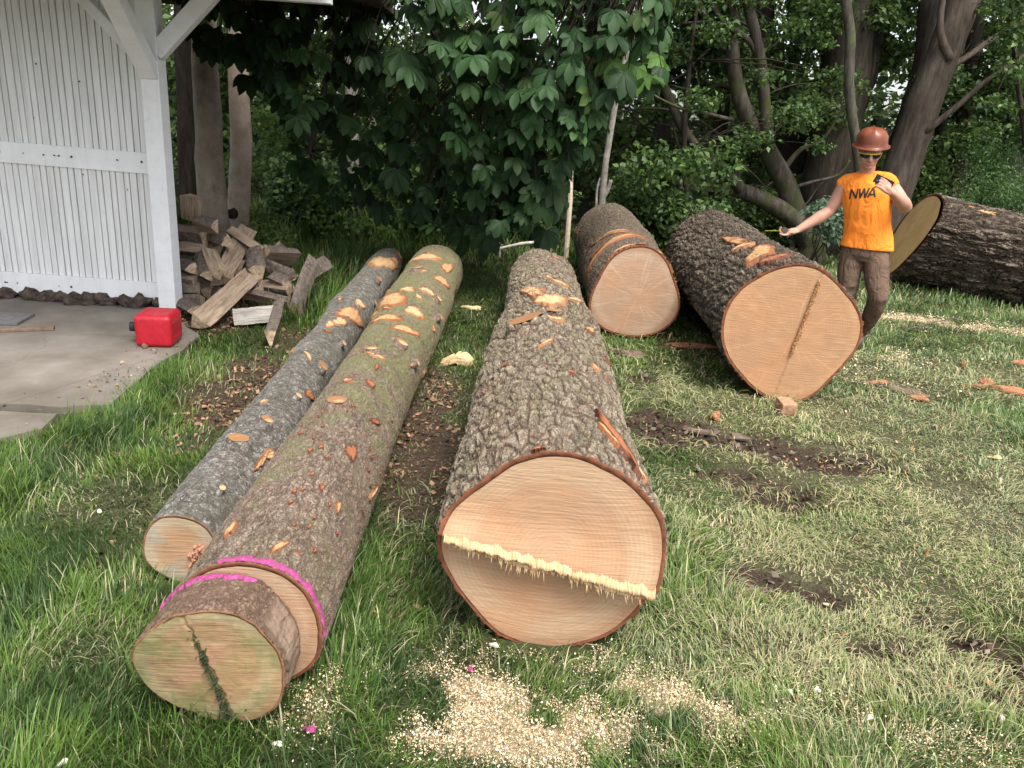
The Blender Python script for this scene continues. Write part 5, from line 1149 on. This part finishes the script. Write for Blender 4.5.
# ---- the wood behind
def wood_mass():
    L = []
    n = 250; x = RNG.uniform(-17, 21, n); y = RNG.uniform(15, 27, n); z = RNG.uniform(-.3, 8.5, n)
    keep = (np.abs(x-y*.12) < y*.95+2); c = np.stack([x, y, z], -1)[keep]
    P = clump_points(c, RNG.uniform(.9, 1.9, len(c)), 34, .75); V, F, cl = leaves_arr(P, .21, G_DK+G_MD+G_LT, .3, 1.5); L.append((V, F, cl))
    n = 110; x = RNG.uniform(-12, 16, n); y = RNG.uniform(13.5, 16, n); z = RNG.uniform(-.2, .9, n); P = clump_points(np.stack([x, y, z], -1), RNG.uniform(.4, .8, n), 70, .9); V, F, cl = leaves_arr(P, .11, G_MD+G_DK+G_LT[:2], .3, 1.5); L.append((V, F, cl))
    n = 260; x = RNG.uniform(-19, 24, n); y = RNG.uniform(18, 28, n); z = RNG.uniform(0, 3.2, n); P = clump_points(np.stack([x, y, z], -1), RNG.uniform(.8, 1.6, n), 40, .8); V, F, cl = leaves_arr(P, .22, G_DK+G_MD+G_LT[:1], .3, 1.5); L.append((V, F, cl))
    o = foliage('woodland', L); tag(o, 'dense green woodland filling the background, bits of sky between its leaves', 'woodland', kind='stuff'); print('wood leaves', sum(len(l[1]) for l in L)//4)
wood_mass()
# ------------------------------------------------------------------ the worker
def bake_remesh(mb, name, mat, parent, vox=.006, it=6, fac=.5, smooth=True):
    me = fmesh(name, mb.V, [tuple(f) for f in mb.F]); o = link(name, me, None, None)
    r = o.modifiers.new('r', 'REMESH'); r.mode = 'VOXEL'; r.voxel_size = vox
    s = o.modifiers.new('s', 'SMOOTH'); s.factor = fac; s.iterations = it
    dg = bpy.context.evaluated_depsgraph_get(); dg.update(); m2 = bpy.data.meshes.new_from_object(o.evaluated_get(dg))
    bpy.data.objects.remove(o); return link(name, m2, mat, parent)
def cap_tube(pts, rad, ns=14, n=5):
    """tube with rounded ends"""
    P = smooth_path(pts, n) if len(pts) > 2 else [np.asarray(p, float) for p in pts]
    R_ = np.interp(np.linspace(0, 1, len(P)), np.linspace(0, 1, len(rad)), rad)
    d0 = np.asarray(P[0])-P[1]; d0 = d0/np.linalg.norm(d0); d1 = np.asarray(P[-1])-P[-2]; d1 = d1/np.linalg.norm(d1)
    P = [P[0]+d0*R_[0]*.95, P[0]+d0*R_[0]*.7]+list(P)+[P[-1]+d1*R_[-1]*.7, P[-1]+d1*R_[-1]*.95]; R_ = [R_[0]*.25, R_[0]*.72]+list(R_)+[R_[-1]*.72, R_[-1]*.25]
    return tube_arr(P, R_, ns)
def loft(secs, ns=32):
    """secs: (cx,cy,cz,rx,ry[,power])"""
    V = []; F = []
    for s in secs:
        cx, cy, cz, rx, ry = s[:5]; pw = s[5] if len(s) > 5 else 1.0
        for k in range(ns):
            t = 2*PI*k/ns; c, q = math.cos(t), math.sin(t); V.append((cx+rx*math.copysign(abs(c)**pw, c), cy+ry*math.copysign(abs(q)**pw, q), cz))
    n = len(secs)
    for i in range(n-1):
        for k in range(ns): F.append((i*ns+k, i*ns+(k+1) % ns, (i+1)*ns+(k+1) % ns, (i+1)*ns+k))
    F.append(tuple(range(ns-1, -1, -1))); F.append(tuple((n-1)*ns+k for k in range(ns))); return V, F
def ellipsoid(c, r, rot=None, seg=20):
    V = []; F = []; nv = seg//2
    for i in range(nv+1):
        p = PI*i/nv
        for k in range(seg):
            t = 2*PI*k/seg; v = Vector((r[0]*math.sin(p)*math.cos(t), r[1]*math.sin(p)*math.sin(t), r[2]*math.cos(p)))
            if rot is not None: v = rot @ v
            V.append(tuple(v+Vector(c)))
    for i in range(nv):
        for k in range(seg): F.append((i*seg+k, (i+1)*seg+k, (i+1)*seg+(k+1) % seg, i*seg+(k+1) % seg))
    return V, F
def hand(mb, wrist, d, nrm, side, curl=(.5, .5, .5, .5), thumb_in=.4, s=1.0):
    """d along the fingers, nrm out of the palm, side towards the thumb"""
    d = Vector(d).normalized(); nrm = Vector(nrm); nrm = (nrm-d*nrm.dot(d)).normalized(); sd_ = d.cross(nrm); sd_ = sd_ if sd_.dot(Vector(side)) > 0 else -sd_; w_ = Vector(wrist)
    for k in range(4):   # palm as four metacarpal tubes joined
        y = (1.5-k)*.0205*s; mb.add(cap_tube([w_+sd_*y*.55, w_+d*.045*s+sd_*y*.85, w_+d*.088*s+sd_*y], [.015*s, .0145*s, .0115*s], 10))
    mb.add(cap_tube([w_-d*.02*s, w_+d*.05*s+nrm*.004], [.025*s, .026*s], 12))
    for k, L in enumerate((.072, .080, .074, .058)):
        y = (1.5-k)*.0215*s; a = 0; p = w_+d*.088*s+sd_*y; pts = [p]; spread = (1.5-k)*.06
        for j, fr in enumerate((.45, .3, .25)):
            a += curl[k]*(.9, 1.1, .8)[j]; v = (d+sd_*spread).normalized()*math.cos(a)+nrm*math.sin(a); p = p+v*L*s*fr; pts.append(p)
        mb.add(cap_tube(pts, [.0096*s, .0088*s, .008*s, .0066*s], 10, 3))
    b = w_+d*.022*s+sd_*.022*s+nrm*.006*s; v1 = (sd_*.75+d*.62+nrm*thumb_in*.6).normalized(); v2 = (sd_*.35+d*.85+nrm*thumb_in).normalized()
    mb.add(cap_tube([b, b+v1*.036*s, b+v1*.036*s+v2*.030*s, b+v1*.036*s+v2*.054*s], [.0155*s, .0118*s, .0100*s, .0078*s], 10, 3))
def person():
    O = (3.02, 6.5, 0); root = empty('person', O, math.radians(-24.6), 'standing worker in an orange sleeveless shirt and brown hard hat looking at a phone', 'person')
    skin = NT('skin'); n = skin.noise(skin.coord(), 14, 4); skin.base(skin.ramp(n, [(.3, (.42, .21, .145)), (.7, (.50, .275, .20))])); skin.set(Roughness=.5, Subsurface_Weight=.08, Subsurface_Scale=.02, Specular_IOR_Level=.35)
    skin.b.inputs['Subsurface Radius'].default_value = (1, .35, .2)
    mb = MB()
    # head in its own frame, then tilted down and a little to the phone
    hm = MB(); 
    hm.add(ellipsoid((0, .012, .030), (.076, .096, .092))); hm.add(ellipsoid((0, -.022, -.030), (.062, .070, .080))); hm.add(ellipsoid((0, -.052, -.082), (.034, .034, .026))); hm.add(ellipsoid((0, -.030, -.062), (.052, .052, .036)))
    hm.add(cap_tube([(0, -.088, .012), (0, -.104, -.018), (0, -.106, -.028)], [.010, .0135, .013], 10)); hm.add(ellipsoid((.011, -.098, -.030), (.009, .010, .008))); hm.add(ellipsoid((-.011, -.098, -.030), (.009, .010, .008)))
    hm.add(ellipsoid((0, -.082, .020), (.056, .016, .010))); hm.add(ellipsoid((0, -.087, -.052), (.024, .010, .0058))); hm.add(ellipsoid((0, -.084, -.062), (.020, .011, .0062)))
    for s in (-1, 1):
        hm.add(ellipsoid((s*.077, .012, -.010), (.009, .019, .031), Matrix.Rotation(.2, 3, 'X'))); hm.add(ellipsoid((s*.036, -.062, -.022), (.026, .022, .024)))
    HM = Matrix.Translation((-.272, -.060, 1.590)) @ Matrix.Scale(1.06, 4) @ Matrix.Rotation(.18, 4, 'Z') @ Matrix.Rotation(math.radians(13), 4, 'X') @ Matrix.Rotation(-.05, 4, 'Y')
    for v, f in ((hm.V, hm.F),): mb.add(([HM @ Vector(q) for q in v], f))
    mb.add(cap_tube([(-.262, .03, 1.38), (-.266, .01, 1.44), (-.270, -.025, 1.56)], [.068, .060, .058], 18))
    mb.add(loft([(-.15, 0, .80, .165, .105), (-.155, 0, .90, .165, .105), (-.18, 0, 1.02, .155, .10), (-.215, 0, 1.16, .172, .112), (-.24, .0, 1.28, .182, .115), (-.255, .005, 1.36, .165, .095), (-.262, .015, 1.42, .10, .07)]))
    # arms
    mb.add(cap_tube([(-.405, .01, 1.335), (-.445, .01, 1.22), (-.490, .0, 1.105)], [.066, .057, .047], 16)); mb.add(cap_tube([(-.490, .0, 1.105), (-.56, -.05, 1.045), (-.70, -.15, .935)], [.048, .052, .029], 16))
    hand(mb, (-.705, -.155, .930), (-.80, -.36, -.28), (-.15, -.45, .9), (.2, -1, .2), (.28, .42, .5, .6), .5, 1.05)
    mb.add(cap_tube([(-.090, .01, 1.365), (-.01, -.02, 1.29), (.075, -.07, 1.205)], [.068, .060, .050], 16)); mb.add(cap_tube([(.075, -.07, 1.205), (.045, -.17, 1.245), (-.045, -.29, 1.315)], [.050, .053, .030], 16))
    hand(mb, (-.050, -.295, 1.320), (-.72, -.25, .52), (-.35, .55, -.1), (.3, .2, 1), (.55, .6, .65, .7), .9, 1.05)
    # legs
    mb.add(cap_tube([(-.235, 0, .80), (-.235, -.02, .62), (-.215, -.03, .48), (-.20, .02, .28), (-.19, .05, .10)], [.085, .075, .055, .052, .036], 16)); mb.add(cap_tube([(-.07, 0, .80), (-.02, -.07, .62), (.022, -.13, .46), (.0, -.03, .27), (-.045, .07, .11)], [.085, .075, .055, .052, .036], 16))
    body = bake_remesh(mb, 'body', skin.m, root, .0048, 4, .5)
    # shirt
    org = NT('orange_cloth'); n = org.noise(org.coord(), 5, 4); nf = org.noise(org.coord((1, 1, .45)), 9, 3, .5, 1.2); org.base(org.ramp(n, [(.3, (.86, .225, .025)), (.7, (.95, .275, .035))])); org.set(Roughness=.8, Specular_IOR_Level=.15); org.bump(nf, .034, 1.0)
    sm = MB(); sm.add(loft([(-.145, .0, .835, .208, .135), (-.147, 0, .86, .205, .133), (-.155, .0, .95, .190, .125), (-.185, .0, 1.06, .182, .122), (-.215, .0, 1.18, .192, .130), (-.238, .0, 1.29, .198, .132), (-.252, .005, 1.36, .188, .112), (-.260, .012, 1.41, .120, .085), (-.262, .015, 1.432, .088, .072)]))
    sm.add(cap_tube([(-.30, .01, 1.385), (-.385, .01, 1.350), (-.412, .01, 1.338)], [.062, .074, .070], 16)); sm.add(cap_tube([(-.20, .01, 1.40), (-.115, .008, 1.385), (-.078, .0, 1.368)], [.062, .074, .072], 16))
    sm.add(cap_tube([(-.385, .01, 1.33), (-.375, .01, 1.25)], [.066, .05], 14)); sm.add(cap_tube([(-.11, .008, 1.35), (-.095, .0, 1.27)], [.066, .05], 14))
    # neckline cut away, hem left open below
    for i, v in enumerate(sm.V):
        x, y, z = v; w_ = math.sin(x*42+y*20)*.006*max(0, min(1, (1.15-z)/.3)); sm.V[i] = (x+w_, y+w_*.8, z)
    shirt = bake_remesh(sm, 'shirt', org.m, root, .007, 5, .5)
    # collar ring and cuffs
    rib = simple('orange_rib', (.75, .17, .012), .85)
    def ring(name, c, rx, ry, r, mat, tilt=None, parent=shirt, n=40):
        P = []
        for k in range(n):
            t = 2*PI*k/n; v = Vector((rx*math.cos(t), ry*math.sin(t), 0)); v = (tilt @ v) if tilt is not None else v; P.append(Vector(c)+v)
        V = []; F = []
        for k in range(n):
            tg = (P[(k+1) % n]-P[k-1]).normalized(); a = (P[k]-Vector(c)).normalized(); b = tg.cross(a)
            for j in range(6): q = 2*PI*j/6; V.append(P[k]+(a*math.cos(q)+b*math.sin(q))*r)
        for k in range(n):
            for j in range(6): F.append((k*6+j, k*6+(j+1) % 6, ((k+1) % n)*6+(j+1) % 6, ((k+1) % n)*6+j))
        return obj(name, V, F, mat, parent)
    ring('collar', (-.263, .006, 1.428), .078, .070, .009, rib, Matrix.Rotation(.28, 3, 'X'))
    # trousers
    tro = NT('brown_cloth'); n = tro.noise(tro.coord(), 6, 5); nf = tro.noise(tro.coord((1, 1, .6)), 11, 4, .6, 1.5); tro.base(tro.ramp(n, [(.3, (.10, .062, .042)), (.7, (.15, .098, .07))])); tro.set(Roughness=.85, Specular_IOR_Level=.15); tro.bump(nf, .035)
    tm = MB(); tm.add(loft([(-.148, 0, .90, .178, .115), (-.148, 0, .84, .190, .122), (-.148, 0, .78, .188, .124), (-.148, 0, .73, .15, .11)]))
    tm.add(cap_tube([(-.235, 0, .80), (-.238, -.02, .62), (-.218, -.035, .48), (-.205, .02, .28), (-.195, .05, .12)], [.102, .097, .078, .074, .066], 18)); tm.add(cap_tube([(-.065, 0, .80), (-.02, -.07, .62), (.022, -.135, .46), (.0, -.03, .27), (-.045, .065, .13)], [.104, .098, .080, .072, .062], 18))
    for i, v in enumerate(tm.V):
        x, y, z = v; k = math.sin(z*70+x*15)*.006*(math.exp(-((z-.46)/.1)**2)+math.exp(-((z-.14)/.07)**2)+.5*math.exp(-((z-.72)/.06)**2)); tm.V[i] = (x+k, y-k, z)
    bake_remesh(tm, 'trousers', tro.m, root, .007, 4, .5)
    sh_m = simple('grey_shoe_leather', (.13, .105, .09), .75, .3, 30); sol = simple('shoe_sole', (.05, .045, .04), .9)
    for (ax, ay) in ((-.19, .05), (-.045, .065)):
        s = MB(); s.add(cap_tube([(ax, ay+.05, .055), (ax-.01, ay-.03, .05), (ax-.03, ay-.13, .042), (ax-.04, ay-.18, .036)], [.042, .045, .042, .032], 14)); s.add(cap_tube([(ax, ay+.01, .06), (ax, ay+.01, .13)], [.042, .044], 12))
        s.V = [(x, y, max(z, .014)) for x, y, z in s.V]; so_ = bake_remesh(s, 'shoe', sh_m, root, .006, 3)
        V = [];  outl = [(.045*math.cos(t), .115*math.sin(t)) for t in np.linspace(0, 2*PI, 24, endpoint=False)]
        for z in (0.0, .02): V += [(ax-.018+x+(-y)*.10*-1, ay-.06+y, z) for x, y in outl]
        obj('sole', V, [tuple(range(23, -1, -1)), tuple(range(24, 48))]+[(k, (k+1) % 24, 24+(k+1) % 24, 24+k) for k in range(24)], sol, so_, smooth=False)
    # hair under the hat
    hmm = MB(); v, f = ellipsoid((0, .024, .018), (.0795, .094, .078)); v = [(x, max(y, -.005) if z < .03 else y, z) for x, y, z in v]; hmm.add(([HM @ Vector(q) for q in v], f)); hmm.build('hair', simple('short_brown_hair', (.09, .05, .03), .8, .3, 60, .004), root)
    # full-brim hard hat
    hat = NT('brown_hard_shell'); n = hat.noise(hat.coord(), 9, 5, .6); hat.base(hat.ramp(n, [(.3, (.12, .028, .012)), (.55, (.19, .055, .024)), (.75, (.27, .10, .05))])); hat.set(Roughness=.32, Specular_IOR_Level=.4)
    V = []; ns = 48; prof = [(0, .130), (.03, .129), (.06, .123), (.085, .110), (.104, .088), (.113, .066), (.118, .030), (.121, .012), (.126, .004), (.136, -.001), (.141, -.003), (.142, -.007), (.136, -.006), (.130, -.002), (.114, .010)]
    for r, z in prof:
        for k in range(ns):
            t = 2*PI*k/ns; rr = r*(1+.10*abs(math.sin(t))**2); z2 = z+.010*math.exp(-((math.cos(t))/.16)**2)*(r < .1)*(r > .01)
            z2 -= (.010*max(0, -math.sin(t)) if r > .12 else 0); V.append((rr*math.cos(t)*.96, rr*math.sin(t), z2))
    HT = HM @ Matrix.Translation((0, .010, .062)) @ Matrix.Rotation(math.radians(-4), 4, 'X')
    obj('hard_hat', [HT @ Vector(v) for v in V], [tuple(f) for f in grid_faces(len(prof), ns, True)], hat.m, root)
    # wraparound glasses: yellow frame, dark bluish lenses
    fr = simple('yellow_frame', (.85, .62, .03), .4); ln = NT('mirror_lens'); ln.base((.012, .03, .06)); ln.set(Roughness=.12, Metallic=.6, Specular_IOR_Level=.8)
    def gp(a, z): r = .092; return HM @ Vector((r*.88*math.sin(a), -r*math.cos(a)-.010+abs(a)*.004, z))
    g_ = MB(); g_.add(tube_arr([gp(a, .020-.004*abs(a)) for a in np.linspace(-1.25, 1.25, 25)], [.0042]*25, 8)); 
    for s in (-1, 1): g_.add(tube_arr([gp(s*1.25, .015), HM @ Vector((s*.081, -.02, .012)), HM @ Vector((s*.080, .04, .004))], [.004]*3, 8))
    gl = g_.build('sunglasses', fr, root)
    for s in (-1, 1):
        A = np.linspace(.12, 1.12, 14); V = []
        for a in A:
            h = .034*math.sin(min(1, (a-.06)/.35)*PI/2)*(1-.35*max(0, (a-.6)/.5)); V += [gp(s*a, .018), gp(s*a, .018-h*.55), gp(s*a, .018-h)]
        obj('lens', V, [tuple(f) for f in grid_faces(14, 3)], ln.m, gl)
    # chest lettering: strokes laid on the shirt
    me = shirt.data; bvh = BVHTree.FromPolygons([v.co.copy() for v in me.vertices], [tuple(p.vertices) for p in me.polygons])
    ink = simple('dark_print', (.035, .028, .02), .8); mbx = MB(); SW = .0135
    def stroke(p, q):
        n = 9; V = []; dx, dz = q[0]-p[0], q[1]-p[1]; L = math.hypot(dx, dz); nx, nz = -dz/L*SW/2, dx/L*SW/2
        for i in range(n):
            t = i/(n-1)
            for s in (-1, 1):
                x = p[0]+dx*t+nx*s; z = p[1]+dz*t+nz*s; h = bvh.ray_cast(Vector((x, -.6, z)), Vector((0, 1, 0)))
                y = (h[0].y if h[0] else -.13)-.0022; V.append((x, y, z))
        mbx.add((V, [(2*i, 2*i+1, 2*i+3, 2*i+2) for i in range(n-1)]))
    bx, bz, H = -.350, 1.225, .078; sl_ = .20
    def T(x, z): return (bx+x, bz+z+x*sl_)
    w1 = .048
    for a, b in (((0, 0), (0, H)), ((0, H), (w1, 0)), ((w1, 0), (w1, H)), ((w1+.014, H), (w1+.030, 0)), ((w1+.030, 0), (w1+.048, H)), ((w1+.048, H), (w1+.066, 0)), ((w1+.066, 0), (w1+.084, H)), ((w1+.086, 0), (w1+.112, H)), ((w1+.112, H), (w1+.138, 0)), ((w1+.096, .022), (w1+.128, .022))): stroke(T(*a), T(*b))
    mbx.build('chest_lettering', ink, shirt, smooth=False)
    # phone in the hand (its own thing), tape reel in the other
    W = Matrix.Translation(O) @ Matrix.Rotation(math.radians(-24.6), 4, 'Z')
    ph = bev_box('mobile_phone', (.074, .009, .148), simple('black_phone', (.010, .010, .012), .7, spec=.08), bev=.004); ph.matrix_world = W @ Matrix.Translation((-.122, -.300, 1.392)) @ Matrix.Rotation(.25, 4, 'Z') @ Matrix.Rotation(-.55, 4, 'X') @ Matrix.Rotation(-1.15, 4, 'Y')
    tag(ph, 'black mobile phone held up in front of the worker\'s chest', 'phone')
    sc = bev_box('phone_screen', (.066, .002, .136), simple('phone_glass', (.01, .012, .016), .5, spec=.15), ph, (0, .0045, 0), bev=.0006)
    lens = obj('camera_bump', *tube_arr([(-.02, -.0035, .05), (-.02, -.007, .05)], [.011, .010], 14), simple('camera_glass', (.02, .02, .025), .15), ph)
    tp = MB(); tp.add(tube_arr([(0, -.012, 0), (0, .012, 0)], [.026, .026], 20)); tr_ = tp.build('tape_reel', simple('dark_grey_plastic', (.07, .055, .05), .5), None, smooth=False); tr_.matrix_world = W @ Matrix.Translation((-.800, -.215, .925)) @ Matrix.Rotation(.4, 4, 'Z')
    tag(tr_, 'small dark tape reel in the worker\'s outstretched open hand', 'tape reel')
    obj('tape_strip', [(-.02, -.006, -.005), (-.02, .006, -.005), (-.16, -.006, -.015), (-.16, .006, -.015), (-.02, -.006, -.0062), (-.02, .006, -.0062), (-.16, -.006, -.0162), (-.16, .006, -.0162)], [(0, 1, 3, 2), (4, 6, 7, 5), (0, 2, 6, 4), (1, 5, 7, 3)], simple('yellow_tape', (.55, .50, .10), .6), tr_, smooth=False)
    # body kept out of the clothes where it would poke through: shrink limbs are already thinner
person()
